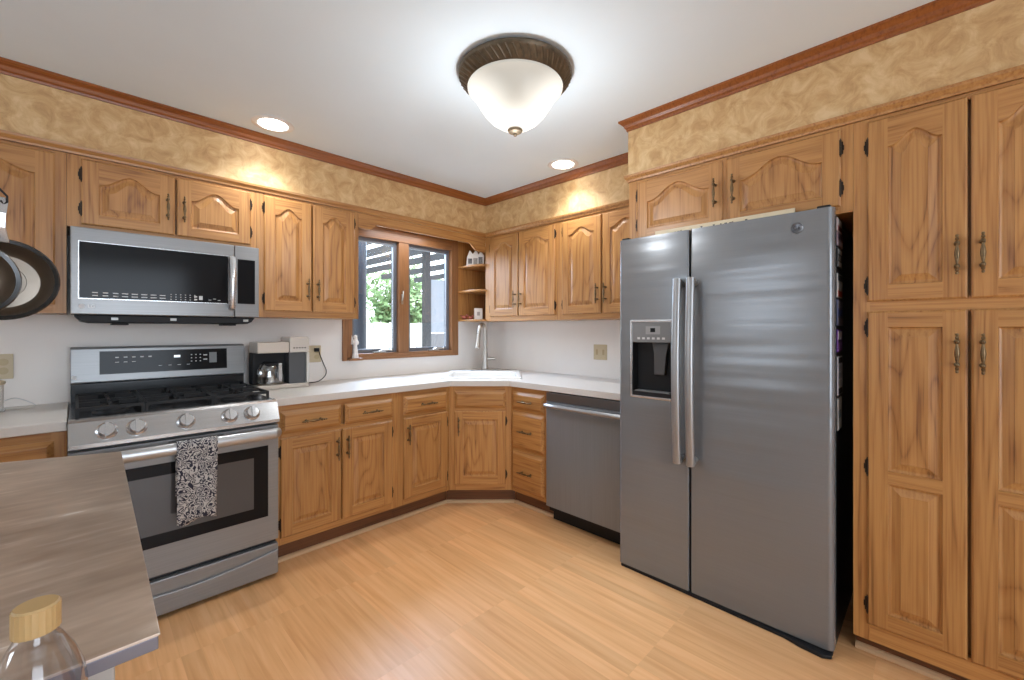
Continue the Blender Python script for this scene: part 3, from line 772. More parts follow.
# burners and grates
for bx, by, br_ in ((-2.64, -.22, .040), (-2.64, -.49, .048), (-2.4115, -.345, .050), (-2.18, -.22, .040), (-2.18, -.49, .048)):
    q = rp(MB().lathe([(br_+.012, .9150), (br_+.010, .922), (br_, .924), (br_*.98, .932), (br_*.6, .938), (.001, .939)], (bx, by, 0), 'z', 24), 'burner', cast_iron)
for gx0, gx1 in ((RX0+.02, -2.5385), (-2.5365, -2.2865), (-2.2845, RX1-.02)):
    g = MB(); z0, z1 = .944, .956; t = .010
    g.box(gx0, gx1, -.610, -.598, z0, z1).box(gx0, gx1, -.092, -.080, z0, z1)
    g.box(gx0, gx0+t, -.598, -.092, z0, z1).box(gx1-t, gx1, -.598, -.092, z0, z1)
    g.box(gx0+t, gx1-t, -.35, -.34, z0, z1)
    xm = (gx0+gx1)/2
    for yy in (-.22, -.47):
        g.box(gx0+t, xm-.03, yy-.005, yy+.005, z0, z1+.004).box(xm+.03, gx1-t, yy-.005, yy+.005, z0, z1+.004)
        g.box(xm-.005, xm+.005, yy+.03, yy+.115, z0, z1+.004).box(xm-.005, xm+.005, yy-.115, yy-.03, z0, z1+.004)
    for x in (gx0, gx1-t):
        for y in (-.610, -.092): g.box(x, x+t, y, y+.012, .9148, z0)
    rp(g, 'grate', cast_iron)

# towel over the oven handle
tw = MB(); nu, nv = 14, 40
tx0, tx1 = -2.449, -2.305
prof = []
hc = (-.748, .765); rr = .0205
for i in range(nv+1):
    t = i/nv
    if t < .55: prof.append((hc[0]-rr, .452 + (.765-.452)*t/.55))
    elif t < .75:
        a = PI*(t-.55)/.20; prof.append((hc[0]-rr*math.cos(a), .765+.030*math.sin(a)))
    else: prof.append((hc[0]+rr, .765-(.765-.56)*(t-.75)/.25))
vs = []; fs = []
for i, (y, z) in enumerate(prof):
    for j in range(nu+1):
        u = j/nu; drop = max(0, min(1, (.765-z)/.3)) if i < nv*.55 else 0
        yy = y - .010*drop*(math.sin(u*PI*3+.6)+.4*math.sin(u*PI*7))*.7 - .004*drop
        zz = z - .010*drop*math.sin(u*PI*2.2)*(.3 if i else 1)
        xx = tx0+(tx1-tx0)*u + .006*drop*(.5-u) - .004*drop
        vs.append((xx, yy, zz))
for i in range(len(prof)-1):
    for j in range(nu):
        a = i*(nu+1)+j; fs.append((a, a+1, a+nu+2, a+nu+1))
tw.add(vs, fs, 0, True)
to = tw.build('dish_towel', towel_mat)
so = to.modifiers.new('thickness', 'SOLIDIFY'); so.thickness = .003; so.offset = 0
tag(to, 'navy and white damask dish towel hanging over the oven door handle', 'towel')

# ---------------------------------------------------------------- microwave
MX0, MX1, MZ0, MZ1, MY = -2.7640, -2.0310, 1.336, 1.7205, -.352
mw = thing('microwave', 'stainless steel over-the-range microwave hung under the short cabinet', 'microwave', ((MX0+MX1)/2, -.18, 1.29))
ox, oy, oz = (MX0+MX1)/2, -.18, 1.29
def mp_(mb, name, mat, parent=mw, **k):
    for i, p in enumerate(mb.v): mb.v[i] = (p[0]-ox, p[1]-oy, p[2]-oz)
    return mb.build(name, mat, parent, **k)
mp_(MB().box(MX0+.002, MX1-.002, MY+.034, -.004, MZ0+.004, MZ1), 'housing', plain('microwave_case', (.05,.05,.052,1), .4))
dsplit = -2.149
md = mp_(MB().box(MX0, dsplit-.001, MY, MY+.033, MZ0, MZ1), 'door', steel_app, bevel=.004)
mc = mp_(MB().box(dsplit+.001, MX1, MY, MY+.033, MZ0, MZ1), 'control_panel', steel_app, bevel=.004)
mp_(MB().box(-2.7395, -2.176, MY-.0008, MY-.0002, 1.405, 1.660), 'window_frame', steel_bright, md)
mp_(MB().box(-2.7365, -2.179, MY-.002, MY-.0009, 1.408, 1.657), 'window', black_gloss, md)
mp_(MB().box(-2.135, -2.052, MY-.0016, MY-.0003, 1.408, 1.648), 'keypad', black_gloss, mc)
ic = MB()
for k in range(8):
    for r in range(2):
        ic.box(-2.695+.034*k-(.004 if k > 2 else 0), -2.677+.034*k, MY-.0024, MY-.0021, 1.432-.013*r, 1.436-.013*r)
for k in range(6):
    for r in range(3): ic.box(-2.42+.019*k, -2.415+.019*k, MY-.0024, MY-.0021, 1.440-.012*r, 1.443-.012*r)
ic.box(-2.305, -2.290, MY-.0024, MY-.0021, 1.420, 1.440)
for r in range(2): ic.box(-2.325, -2.313, MY-.0024, MY-.0021, 1.432-.014*r, 1.438-.014*r)
for k in range(3): ic.box(-2.265+.02*k, -2.253+.02*k, MY-.0024, MY-.0021, 1.420+.006*(k%2), 1.4225+.006*(k%2))
mp_(ic, 'icons', white_print, md)
hp = [(-2.164, MY-.0005, 1.655), (-2.164, MY-.026, 1.650), (-2.164, MY-.038, 1.62), (-2.164, MY-.044, 1.53), (-2.164, MY-.038, 1.42), (-2.164, MY-.026, 1.385), (-2.164, MY-.0005, 1.378)]
mp_(MB().tube(hp, .0155, 12, flat=.55), 'handle', steel_bright, md)
mp_(MB().lathe([(.010, 0), (.010, .001), (.001, .001)], (-2.728, MY-.0002, 1.372), 'y', 20, M=Matrix.Rotation(PI, 3, 'Z')), 'logo', white_print, md)
text_mesh('LG', .020, white_print, md, (-2.698-ox, MY-.0006-oy, 1.372-oz), (PI/2, 0, 0))
hv = MB()
hpoly = [(MX0+.01, MZ0-.0005), (MX0+.03, 1.308), (MX0+.06, 1.300), (MX1-.05, 1.300), (MX1-.03, 1.310), (MX1-.012, MZ0-.0005)]
hv.prism(hpoly, -.325, -.02, 'y')
hd = mp_(hv, 'vent_hood', black_plastic, bevel=.004)
for x in (-2.62, -2.405, -2.09):
    mp_(MB().box(x-.012, x+.012, -.3275, -.3255, 1.312, 1.324), 'lamp_lens', plain('hood_lens', srgb(190,190,186), .2), hd)
for x in (-2.60, -2.16):
    mp_(MB().box(x-.03, x+.03, -.30, -.20, 1.290, 1.2995), 'filter_latch', black_plastic, hd, bevel=.002)

# ---------------------------------------------------------------- refrigerator (local frame: x to the right along the wall, y into the wall)
FY0, FY1 = 1.8480, 2.7570      # -y extents
FXF = -.7530
fr = thing('refrigerator', 'stainless side-by-side refrigerator with black sides and ice dispenser', 'refrigerator', (FXF, -FY0, 0), -PI/2)
FW = FY1-FY0
MB().box(.004, FW-.004, .052, .70, FL+.001, 1.700).build('case', plain('black_fridge_side', (.012,.012,.013,1), .35), fr, bevel=.004)
def rounded(x0, x1, y0, y1, rl, rr, n=6):
    """door section, front at y0; rl / rr front corner radii"""
    p = [(x0, y1)]
    if rl: p += [(x0+rl-rl*math.cos(PI/2*i/n), y0+rl-rl*math.sin(PI/2*i/n)) for i in range(n+1)]
    else: p.append((x0, y0))
    if rr: p += [(x1-rr+rr*math.sin(PI/2*i/n), y0+rr-rr*math.cos(PI/2*i/n)) for i in range(n+1)]
    else: p.append((x1, y0))
    return p + [(x1, y1)]
GAP = .370; FZ0, FZ1 = .056, 1.7317
px0, px1, pz0, pz1 = .078, .283, .938, 1.306       # dispenser opening
L = MB()
L.prism(rounded(0, GAP-.005, 0, .047, .020, .008), FZ0, pz0, 'z', smooth=True)
L.prism(rounded(0, GAP-.005, 0, .047, .020, .008), pz1, FZ1, 'z', smooth=True)
L.prism(rounded(0, px0, 0, .047, .020, 0), pz0, pz1, 'z', smooth=True)
L.prism(rounded(px1, GAP-.005, 0, .047, 0, .008), pz0, pz1, 'z', smooth=True)
fl = L.build('freezer_door', steel_fridge, fr, angle=30)
dsp = MB().box(px0, px1, .045, .0465, pz0, pz1).box(px0, px0+.004, .002, .045, pz0, pz1).box(px1-.004, px1, .002, .045, pz0, pz1).box(px0+.004, px1-.004, .002, .045, pz0, pz0+.02)
dsp.build('dispenser_recess', black_plastic, fl)
rim = MB(); a, b_ = .010, .004
rim.box(px0-a, px0, -b_, -.0002, pz0-a, pz1+a).box(px1, px1+a, -b_, -.0002, pz0-a, pz1+a).box(px0, px1, -b_, -.0002, pz0-a, pz0).box(px0, px1, -b_, -.0002, pz1, pz1+a)
rim.build('dispenser_frame', steel_bright, fl, bevel=.002)
MB().box(px0+.0005, px1-.0005, -.002, .044, 1.205, pz1-.0005).build('dispenser_controls', gray_plastic, fl, bevel=.002)
MB().box(px0+.075, px1-.055, -.0032, -.0022, 1.245, 1.285).build('display_bezel', plain('pale_grey_plastic', srgb(150,150,150), .4), fl)
MB().box(px0+.10, px1-.08, -.0042, -.0034, 1.256, 1.276).build('display', black_gloss, fl)
bt = MB()
for k in range(6): bt.box(px0+.03+.026*k, px0+.044+.026*k, -.003, -.0022, 1.220, 1.230)
bt.build('dispenser_buttons', white_print, fl)
MB().prism([(px0+.095, 1.2045), (px1-.02, 1.2045), (px1-.035, 1.15), (px1-.045, 1.045), (px1-.10, 1.045), (px0+.105, 1.15)], .022, .042, 'y').build('dispenser_paddle', dark_gray, fl, bevel=.004)
MB().box(px0+.012, px1-.012, .004, .043, pz0+.0205, pz0+.026).build('drip_tray', gray_plastic, fl)
R_ = MB().prism(rounded(GAP+.005, FW, 0, .047, .008, .022), FZ0, FZ1, 'z', smooth=True)
rd = R_.build('refrigerator_door', steel_fridge, fr, angle=30)
for par, hx in ((fl, GAP-.040), (rd, GAP+.022)):
    z0, z1 = .655, 1.500
    hp = [(hx, -.0005, z0+.02), (hx, -.032, z0+.012)] + [(hx, -.046-.016*math.sin(PI*i/12), z0+(z1-z0)*i/12) for i in range(13)] + [(hx, -.030, z1-.012), (hx, -.0005, z1-.02)]
    MB().tube(hp, .0195, 14, flat=.75).build('handle', handle_steel, par)
lg = MB().lathe([(.022, 0), (.022, .0015), (.0205, .0025), (.019, .0015), (.001, .0015)], (FY1-FY0-.117, -.0002, 1.668), 'y', 28, M=Matrix.Rotation(PI, 3, 'Z'))
lg.build('logo', plain('logo_grey', srgb(110,112,116), .3, .8), rd)
text_mesh('GE', .021, plain('logo_letters', srgb(70,72,78), .4, .4), rd, (FY1-FY0-.117, -.0020, 1.668), (PI/2, 0, 0))
kp = MB().prism([(.01, .004), (.30, -.002), (FW-.16, -.014), (FW-.10, -.030), (FW-.03, -.036), (FW-.004, -.018), (FW-.004, .05), (.01, .05)], FL+.0005, FZ0-.004)
kp.build('kick_grille', black_plastic, fr, bevel=.003)
for hx0, hx1 in ((.012, .050), (FW-.055, FW-.012)):
    MB().box(hx0, hx1, .012, .046, 1.7319, 1.743).build('hinge_cover', black_plastic, fr, bevel=.003)

# sign behind the door tops
sg = thing('wooden_sign', 'long cream sign standing on top of the refrigerator against the cabinet', 'sign', (-.6955, -2.322, 1.7005), -PI/2)
MB().box(-.300, .300, -.004, .004, 0, .0615).build('board', plain('cream_painted_wood', srgb(226, 208, 176), .6, noise=.04), sg, bevel=.001)
dm = MB(); random.seed(3)
for x in (-.20, -.185, -.17, -.145, -.12, -.075, -.02, .012, .03, .05, .062, .115):
    hh = random.uniform(.003, .010); dm.box(x, x+random.uniform(.005, .013), -.0048, -.0042, .020, .040+hh)
dm.build('lettering', plain('sign_ink', srgb(60, 48, 40), .7), sg)

# magnets on the black side of the refrigerator
ysd = -(FY1-.004) - .0005
def magnet(label, x0, x1, z0, z1, cols, cat='magnet'):
    xc = (x0+x1)/2; w = x1-x0; h = z1-z0
    o = thing('fridge_magnet', label, cat, (xc, ysd, z0), 0, 'magnets on the refrigerator side')
    MB().box(-w/2, w/2, -.004, 0, 0, h).build('backing', plain('magnet_base', cols[0], .45), o, bevel=.001)
    pr = MB(); n = len(cols)-1
    for k in range(n):
        z = h*(k+.12)/n; pr.box(-w/2+.008, w/2-.008-.012*(k % 2), -.0046, -.0041, z, z+h/n*.72, k)
    pr.build('print', [plain('magnet_print', c, .45) for c in cols[1:]], o)
magnet('pink and white photo magnet nearest the top of the black refrigerator side', -.672, -.560, 1.655, 1.705, [srgb(196,180,178), srgb(120,60,64), srgb(210,205,205)])
magnet('pale pink magnet second from the top on the refrigerator side', -.672, -.540, 1.598, 1.648, [srgb(150,128,136), srgb(206,188,192), srgb(90,70,84)])
magnet('black magnet with white lettering third down the refrigerator side', -.665, -.560, 1.515, 1.588, [srgb(34,34,36), srgb(196,196,196), srgb(150,150,150), srgb(200,200,200)])
magnet('white magnet with a red lower half on the refrigerator side', -.668, -.545, 1.395, 1.488, [srgb(196,190,186), srgb(168,66,44), srgb(214,214,214), srgb(70,80,84)])
magnet('blue and grey picture magnet below the red and white one', -.668, -.530, 1.285, 1.385, [srgb(92,94,120), srgb(122,112,126), srgb(60,72,130), srgb(130,126,140)])
magnet('purple magnet in the middle of the refrigerator side', -.668, -.545, 1.180, 1.268, [srgb(98,58,128), srgb(140,96,168), srgb(220,206,220)])
magnet('tall white ruled notepad magnet on the refrigerator side', -.655, -.545, 1.010, 1.162, [srgb(198,198,206), srgb(40,40,46), srgb(176,178,190), srgb(168,170,184), srgb(180,182,192), srgb(40,40,46)])
magnet('lowest magnet, a white tag with pale blue centre, on the refrigerator side', -.650, -.565, .872, .998, [srgb(206,206,204), srgb(214,214,212), srgb(140,160,176), srgb(214,214,212)])

# ---------------------------------------------------------------- dishwasher
dwt = thing('dishwasher', 'stainless steel dishwasher with bar handle left of the refrigerator', 'dishwasher', (-.640, -1.2535, 0), -PI/2)
DW = .5890
MB().box(.004, DW-.004, .036, .62, .11, .872).box(.05, .09, .10, .14, FL+.0005, .11).box(DW-.09, DW-.05, .10, .14, FL+.0005, .11).build('tub', black_plastic, dwt)
ddr = MB().prism(rounded(0, DW, 0, .035, .012, .012), .149, .812, 'z', smooth=True).build('door', steel_dw, dwt, angle=30)
MB().box(.002, DW-.002, .004, .035, .8135, .868).build('control_strip', plain('dark_steel_strip', (.20,.20,.205,1), .3, .9), ddr, bevel=.003)
MB().tube([(.010, .004, .788), (.014, -.020, .790), (.035, -.030, .791)] + [(.035+(DW-.07)*i/6, -.031, .791) for i in range(1, 6)] + [(DW-.035, -.030, .791), (DW-.014, -.020, .790), (DW-.010, .004, .788)], .013, 10).build('handle', handle_steel, ddr)
MB().box(.01, DW-.01, .07, .09, FL+.006, .138).build('kick_plate', black_plastic, dwt)
MB().box(.05, .085, .035, .06, .12, .140).build('foot', black_plastic, dwt)

# ---------------------------------------------------------------- island, side table, bottle
isl = thing('island', 'kitchen island with scratched steel worktop in the left foreground', 'island', (-3.05, -1.85, 0))
ip = [(-2.656, -1.372), (-2.679, -2.397), (-3.75, -2.397), (-3.75, -1.16), (-2.98, -1.243), (-2.89, -1.285)]
itop = MB().prism([(x+3.05, y+1.85) for x, y in ip], .9165, .920)
itop.build('worktop', island_top_mat, isl, bevel=.001)
MB().prism([(x+3.05-(.0015 if x > -2.7 else 0), y+1.85+(.0015 if y < -2 else 0)) for x, y in ip], .901, .9163).build('apron', plain('blue_grey_steel_edge', (.19, .19, .225, 1), .35, .5), isl, bevel=.001)
MB().box(-.66, .335, -.500, .44, .10, .9005).box(-.62, .30, -.46, .40, FL+.0005, .10).build('cabinet_body', island_base_mat, isl, bevel=.003)
for k in range(3):
    x0 = .327-.150*(k+1)-.148*(k > 0)*(k)*.9; w = .148 if k == 0 else .28
for x0, x1 in ((.115, .245), (-.20, .107), (-.52, -.208)):
    f = MB().box(x0, x1, -.518, -.5005, .70, .885).build('drawer', island_base_mat, isl, bevel=.003)
    MB().lathe([(.006, 0), (.006, .014), (.013, .022), (.012, .030), (.001, .033)], ((x0+x1)/2, -.5185, .80), 'y', 14, M=Matrix.Rotation(PI, 3, 'Z')).build('knob', bronze, f)
    f = MB().box(x0, x1, -.518, -.5005, .12, .69).build('door', island_base_mat, isl, bevel=.003)

st = thing('side_table', 'low wooden table at the near end of the island, under the bottle', 'table', (-2.92, -2.62, 0))
MB().box(-.26, .20, -.20, .19, .765, .790).build('tabletop', oak_h, st, bevel=.004)
for x in (-.22, .16):
    for y in (-.16, .15):
        MB().box(x-.02, x+.02, y-.02, y+.02, FL+.0005, .7645).build('leg', oak_v, st, bevel=.003)
bo = thing('water_bottle', 'clear plastic bottle with tan cap in the lower left corner', 'bottle', (-2.772, -2.460, .7905))
BH = .238
MB().lathe([(.001, .002), (.028, .002), (.033, .010), (.033, .06), (.031, .065), (.033, .07), (.033, .115), (.031, .12), (.033, .125), (.033, .150), (.031, .166), (.025, .184), (.017, .200), (.0135, .206), (.0135, .222)], (0,0,0), 'z', 28, caps=False).build('body', bottle_plastic, bo)
cap = MB(); pr = []
for k in range(48):
    r = .0152 + (.0005 if k % 2 else 0); pr.append((r*math.cos(2*PI*k/48), r*math.sin(2*PI*k/48)))
cap.prism(pr, .209, .231)
cap.lathe([(.0150, .231), (.0138, .2325), (.001, .2325)], (0,0,0), 'z', 32)
cap.build('cap', plain('tan_bottle_cap', srgb(190, 158, 108), .45), bo)

# ---------------------------------------------------------------- hanging pans and pot rack
rk = thing('pot_rack', 'steel pot rack bar hung from the ceiling left of the picture', 'rack', (-3.25, -1.45, 1.70))
for yb in (0, -.135): MB().tube([(-.32, yb, 0), (.31, yb, 0)], .008, 10).build('bar', steel_bright, rk)
for xb in (-.30, .18): MB().tube([(xb, -.127, 0), (xb, -.008, 0)], .005, 8).build('crossbar', steel_bright, rk)
for x in (-.28, .20): MB().tube([(x, 0, .0085), (x, 0, H-1.7005)], .004, 8).build('hanger', steel_bright, rk)
def pan(label, top, R, depth, face, hlen, hw, tilt=0):
    """top: the hook eye; the pan hangs down from it with its inside turned to 'face' (angle of the outward axis in plan)"""
    o = thing('frying_pan', label, 'pan', top, 0, 'pans hanging over the island')
    ax = Vector((math.cos(face), math.sin(face), .06)).normalized()
    Mr = Vector((0,0,1)).rotation_difference(ax).to_matrix()
    c = Vector((0, 0, -hlen-R)) 
    prof = [(.001, -depth), (R*.72, -depth), (R*.82, -depth*.86), (R*.93, -depth*.35), (R, 0), (R-.0035, .001), (R*.90, -depth*.35), (R*.79, -depth*.80), (R*.70, -depth+.003), (R*.45, -depth+.0042), (R*.44, -depth+.003), (.001, -depth+.003)]
    MB().lathe(prof, c, 'z', 48, M=Mr).build('bowl', steel_pan, o)
    pr = [(R-.004, .0015), (R+.003, .0035), (R+.006, .0), (R+.003, -.0045), (R-.001, -.001)]
    MB().lathe(pr, c, 'z', 48, M=Mr, caps=False).build('rim', plain('dark_pan_rim', (.02,.019,.018,1), .25), o)
    side = Vector((-ax.y, ax.x, 0)).normalized()
    pts = [(0, -hlen-.006), (.06, -.75*hlen), (.30, -.45*hlen), (.5, 0.0)]
    hm = MB(); rows = []
    for z, w in ((-hlen-.004, hw*.95), (-hlen*.72, hw*.55), (-hlen*.4, hw*.62), (-.015, hw*.8), (-.002, hw*.5)):
        off = ax*(-.004 + .012*math.sin(PI*min(1, (z+hlen)/hlen)))
        for sgn, dep in ((-1, 0), (1, 0), (1, .004), (-1, .004)):
            rows.append(Vector((0, 0, z))+side*(sgn*w/2)+ax*dep+off)
    fs = []
    for i in range(4):
        for k in range(4): fs.append((i*4+k, i*4+(k+1) % 4, (i+1)*4+(k+1) % 4, (i+1)*4+k))
    fs += [(3,2,1,0), (16,17,18,19)]
    hm.add(rows, fs); hm.build('pan_handle', steel_bright, o, bevel=.0015)
    # hook down from the bar height
    hk = [(0, 0, -.012), (.004, 0, -.020), (.010, 0, -.014), (.010, 0, .0)] + [(.010-.03*i, 0, .004+.035*i) for i in range(1, 4)]
    MB().tube([tuple(Vector(p)+ax*.004) for p in hk], .0025, 6).build('hook', black_plastic, o)
    return o
FACE = math.atan2(-1.0, .06)
pan('larger polished steel pan with dark rim, hanging behind the smaller one', (-2.872, -1.45, 1.585), .092, .045, FACE, .105, .030)
pan('smaller dark-rimmed steel pan hanging in front at the picture edge', (-2.912, -1.585, 1.585), .078, .035, FACE+.25, .130, .024)

# ---------------------------------------------------------------- ceiling lamp and recessed lights
LX, LY = -1.420, -1.741
dl_ = thing('ceiling_lamp', 'flush dome ceiling lamp with bronze rope rim and frosted bowl', 'lamp', (LX, LY, H))
MB().lathe([(.19, -.0005), (.235, -.004), (.243, -.012), (.243, -.020), (.236, -.030), (.222, -.046), (.208, -.060), (.203, -.066), (.196, -.064), (.19, -.03)], (0,0,0), 'z', 64).build('rim', bronze, dl_)
rope = MB()
for k in range(52):
    a = 2*PI*k/52; p = []
    for t in range(5):
        f = t/4; r = .238-.034*f; z = -.026-.034*f; aa = a + .10*f
        p.append((r*math.cos(aa), r*math.sin(aa), z))
    rope.tube(p, [.0045, .0055, .006, .0055, .0045], 6)
rope.build('rope_band', bronze, dl_)
def frosted():
    m, nt, b = new_mat('frosted_lamp_glass'); Lk = nt.links.new
    b.inputs['Base Color'].default_value = (.16, .145, .115, 1); b.inputs['Roughness'].default_value = .35
    # two bulbs glow through the frosted glass; the lip above them stays cream
    tc = N(nt, 'ShaderNodeTexCoord'); tot = None
    for bx, by in ((-.085, .085), (.085, -.085)):
        d = N(nt, 'ShaderNodeVectorMath', operation='DISTANCE'); d.inputs[1].default_value = (bx, by, -.16); Lk(tc.outputs['Object'], d.inputs[0])
        mr = N(nt, 'ShaderNodeMapRange', interpolation_type='SMOOTHSTEP'); mr.inputs[1].default_value = .20; mr.inputs[2].default_value = .05
        mr.inputs[3].default_value = .0; mr.inputs[4].default_value = .7; Lk(d.outputs['Value'], mr.inputs[0])
        if tot is None: tot = mr
        else:
            ad = N(nt, 'ShaderNodeMath', operation='ADD'); Lk(tot.outputs[0], ad.inputs[0]); Lk(mr.outputs[0], ad.inputs[1]); tot = ad
    ba = N(nt, 'ShaderNodeMath', operation='ADD'); ba.inputs[1].default_value = .36; Lk(tot.outputs[0], ba.inputs[0]); Lk(ba.outputs[0], b.inputs['Emission Strength'])
    b.inputs['Emission Color'].default_value = (1.0, .95, .86, 1)
    return m
bowl = [(.200, -.062), (.204, -.068), (.203, -.076), (.192, -.083), (.180, -.098), (.168, -.118), (.152, -.145), (.132, -.175), (.106, -.203), (.072, -.226), (.035, -.239), (.014, -.243)]
MB().lathe(bowl, (0,0,0), 'z', 64, caps=False).build('glass_bowl', frosted(), dl_)
MB().lathe([(.001, -.2425), (.030, -.2435), (.033, -.247), (.028, -.255), (.014, -.260), (.007, -.262), (.009, -.266), (.006, -.271), (.001, -.272)], (0,0,0), 'z', 24).build('finial', bronze, dl_)
point('ceiling_lamp_glow', (LX, LY, H-.45), 9.5, .10, LAMP)

spot_trim = plain('white_trim_ring', srgb(226, 226, 226), .4)
bulb = emit('lit_bulb', (1.0, .95, .86, 1), 14)
for x, y, lab in ((-2.004, -.500, 'recessed ceiling light above the range side of the room'), (-.469, -1.261, 'recessed ceiling light near the wall cabinets beside the refrigerator')):
    o = thing('recessed_light', lab, 'light', (x, y, H), 0, 'recessed ceiling lights')
    MB().lathe([(.070, -.0006), (.100, -.0006), (.102, -.003), (.098, -.006), (.082, -.008), (.072, -.006), (.070, -.002)], (0,0,0), 'z', 40, caps=False).build('trim_ring', spot_trim, o)
    MB().lathe([(.0695, -.001), (.066, -.006), (.045, -.011), (.001, -.013)], (0,0,0), 'z', 32, caps=False).build('bulb', bulb, o)
    spot('recessed_beam', (x, y, H-.03), 25.0, math.radians(125), .9, .05, LAMP)
# strip lamp behind the valance
area('valance_light', (-.90, -.17, 2.04), (0, 0, 0), .5, .06, 2.2, LAMP)

# ---------------------------------------------------------------- small things
# coffee maker (front faces -y)
cf = thing('coffee_maker', 'two-sided coffee maker with steel top and glass carafe by the range', 'coffee maker', (-1.872, -.150, CT1))
def wide(mb, *a): return mb
MB().box(-.140, .150, -.095, .075, .0005, .026).build('base', plain('warm_grey_plastic', srgb(188,178,166), .4), cf, bevel=.006)
MB().box(-.140, .150, -.005, .075, .0265, .215).build('rear_housing', black_plastic, cf, bevel=.003)
MB().box(-.140, .032, -.095, .075, .2155, .280).build('brew_head', plain('warm_silver_plastic', srgb(206, 196, 184), .3, .3), cf, bevel=.006)
MB().box(.034, .150, -.095, .075, .2155, .310).build('pod_head', plain('silver_head_plastic', srgb(214, 206, 196), .25, .3), cf, bevel=.008)
MB().box(.034, .132, -.085, -.0055, .0265, .215).build('pod_bay', dark_gray, cf, bevel=.002)
MB().box(.134, .150, -.095, -.0055, .0265, .215).build('side_column', plain('silver_plastic', srgb(200,196,190), .3), cf, bevel=.002)
kk = MB()
for k in range(5): kk.box(.055+.016*k, .065+.016*k, -.0962, -.0955, .240, .246)
kk.build('buttons', black_plastic, cf)
ca_ = MB().lathe([(.050, .0268), (.060, .035), (.0635, .07), (.060, .11), (.050, .135), (.046, .142)], (-.058, -.045, 0), 'z', 28, caps=False)
for i, p in enumerate(ca_.v): ca_.v[i] = (-.058+(p[0]+.058)*1.18, p[1]*.75-.02, p[2]*1.08-.002)
cr_ = ca_.build('carafe', carafe_glass, cf)
MB().lathe([(.047, .1425), (.048, .150), (.030, .162), (.001, .163)], (-.058, -.052, 0), 'z', 24).build('carafe_lid', black_plastic, cr_)
MB().box(-.030, -.010, -.105, -.0965, .05, .155).build('carafe_handle', steel_bright, cr_, bevel=.004)
cord = [(.150, .06, .008), (.19, .06, .006), (.26, .055, .010), (.32, .09, .040), (.338, .115, .075), (.325, .128, .12), (.305, .135, .18), (.292, .128, .213), (.281, .126, .217)]
def smooth_path(p, n=6):
    P = [Vector(q) for q in p]; out = []
    for i in range(len(P)-1):
        a, b, c, d = P[max(i-1, 0)], P[i], P[i+1], P[min(i+2, len(P)-1)]
        for k in range(n):
            t = k/n
            out.append(.5*((2*b)+(c-a)*t+(2*a-5*b+4*c-d)*t*t+(3*b-a-3*c+d)*t*t*t))
    return out+[P[-1]]
MB().tube(smooth_path(cord), .0032, 8).box(.268, .294, .118, .1405, .205, .229).build('cord', black_plastic, cf)

def outlet(name, label, loc, rz, w, slots):
    o = thing(name, label, 'outlet', loc, rz, 'wall outlets')
    MB().box(-w/2, w/2, -.005, -.0005, -.057, .057).build('cover_plate', beige_plate, o, bevel=.002)
    for xs, kind in slots:
        if kind == 's':
            MB().box(xs-.009, xs+.009, -.007, -.0052, -.020, .020).build('switch', plain('tan_switch', srgb(176,156,120), .4), o, bevel=.001)
        else:
            ss = MB()
            for z in (-.020, .020): ss.lathe([(.016, 0), (.016, .0014), (.001, .0014)], (xs, -.0052, z), 'y', 18, M=Matrix.Rotation(PI, 3, 'Z'))
            ss.build('receptacle', plain('tan_receptacle', srgb(182,164,128), .4), o)
outlet('wall_outlet', 'beige double outlet plate with a cord plugged in beside the coffee maker', (-1.614, 0, 1.103), 0, .116, ((-.028, 's'), (.028, 'o')))
outlet('wall_outlet', 'beige double switch plate on the wall beside the refrigerator', (0, -1.248, 1.101), -PI/2, .116, ((-.028, 's'), (.028, 's')))
outlet('wall_outlet', 'tan outlet plate at the left picture edge above the small countertop', (-3.006, 0, 1.100), 0, .116, ((-.028, 'o'), (.028, 'o')))

jr = thing('lidded_jar', 'white lace-patterned jar with cream lid on the left countertop', 'jar', (-3.005, -.16, CT1))
MB().lathe([(.044, .0005), (.046, .010), (.040, .014)], (0,0,0), 'z', 24).build('foot', jar_glass, jr)
MB().lathe([(.040, .0145), (.040, .112), (.038, .118)], (0,0,0), 'z', 28).build('body', jar_mat, jr)
MB().lathe([(.044, .1185), (.046, .122), (.046, .130), (.040, .134), (.001, .135)], (0,0,0), 'z', 28).build('lid', plain('cream_lid', srgb(222,204,170), .5), jr)
MB().tube(smooth_path([(.042, .02, .045), (.07, .04, .05), (.105, .06, .030), (.13, .05, .008), (.10, .02, .004), (.05, .06, .004), (-.05, .11, .004)]), .002, 6).build('cord', white_print, jr)

# window sill figurine: a white standing pair
fg = thing('figurine', 'white standing figurine on the left end of the window sill', 'figurine', (-1.325, -.034, 1.0625))
wf = plain('white_ceramic', srgb(232, 226, 220), .35)
SIL = MB().box(-1.374, -1.28, -.060, -.0185, 1.045, 1.0622)
so_ = SIL.build('sill_ledge', win_wood_h, wn, bevel=.002); so_.location = (-(WX0+WX1)/2, 0, -WZ0)
MB().lathe([(.024, .0005), (.024, .010), (.020, .03), (.013, .09), (.016, .115), (.014, .132), (.006, .138)], (0,0,0), 'z', 18).build('robe', wf, fg)
MB().sphere((0, -.002, .152), .014, sq=(1, 1, 1.2)).sphere((-.016, -.004, .118), .009, sq=(1, 1, 1.8)).sphere((.016, -.004, .112), .008, sq=(1, 1, 2.0)).build('head_and_arms', wf, fg)
MB().prism([(-.026, .10), (-.020, .165), (-.008, .13), (.008, .13), (.020, .165), (.026, .10)], .010, .014, 'y').build('wings', wf, fg)

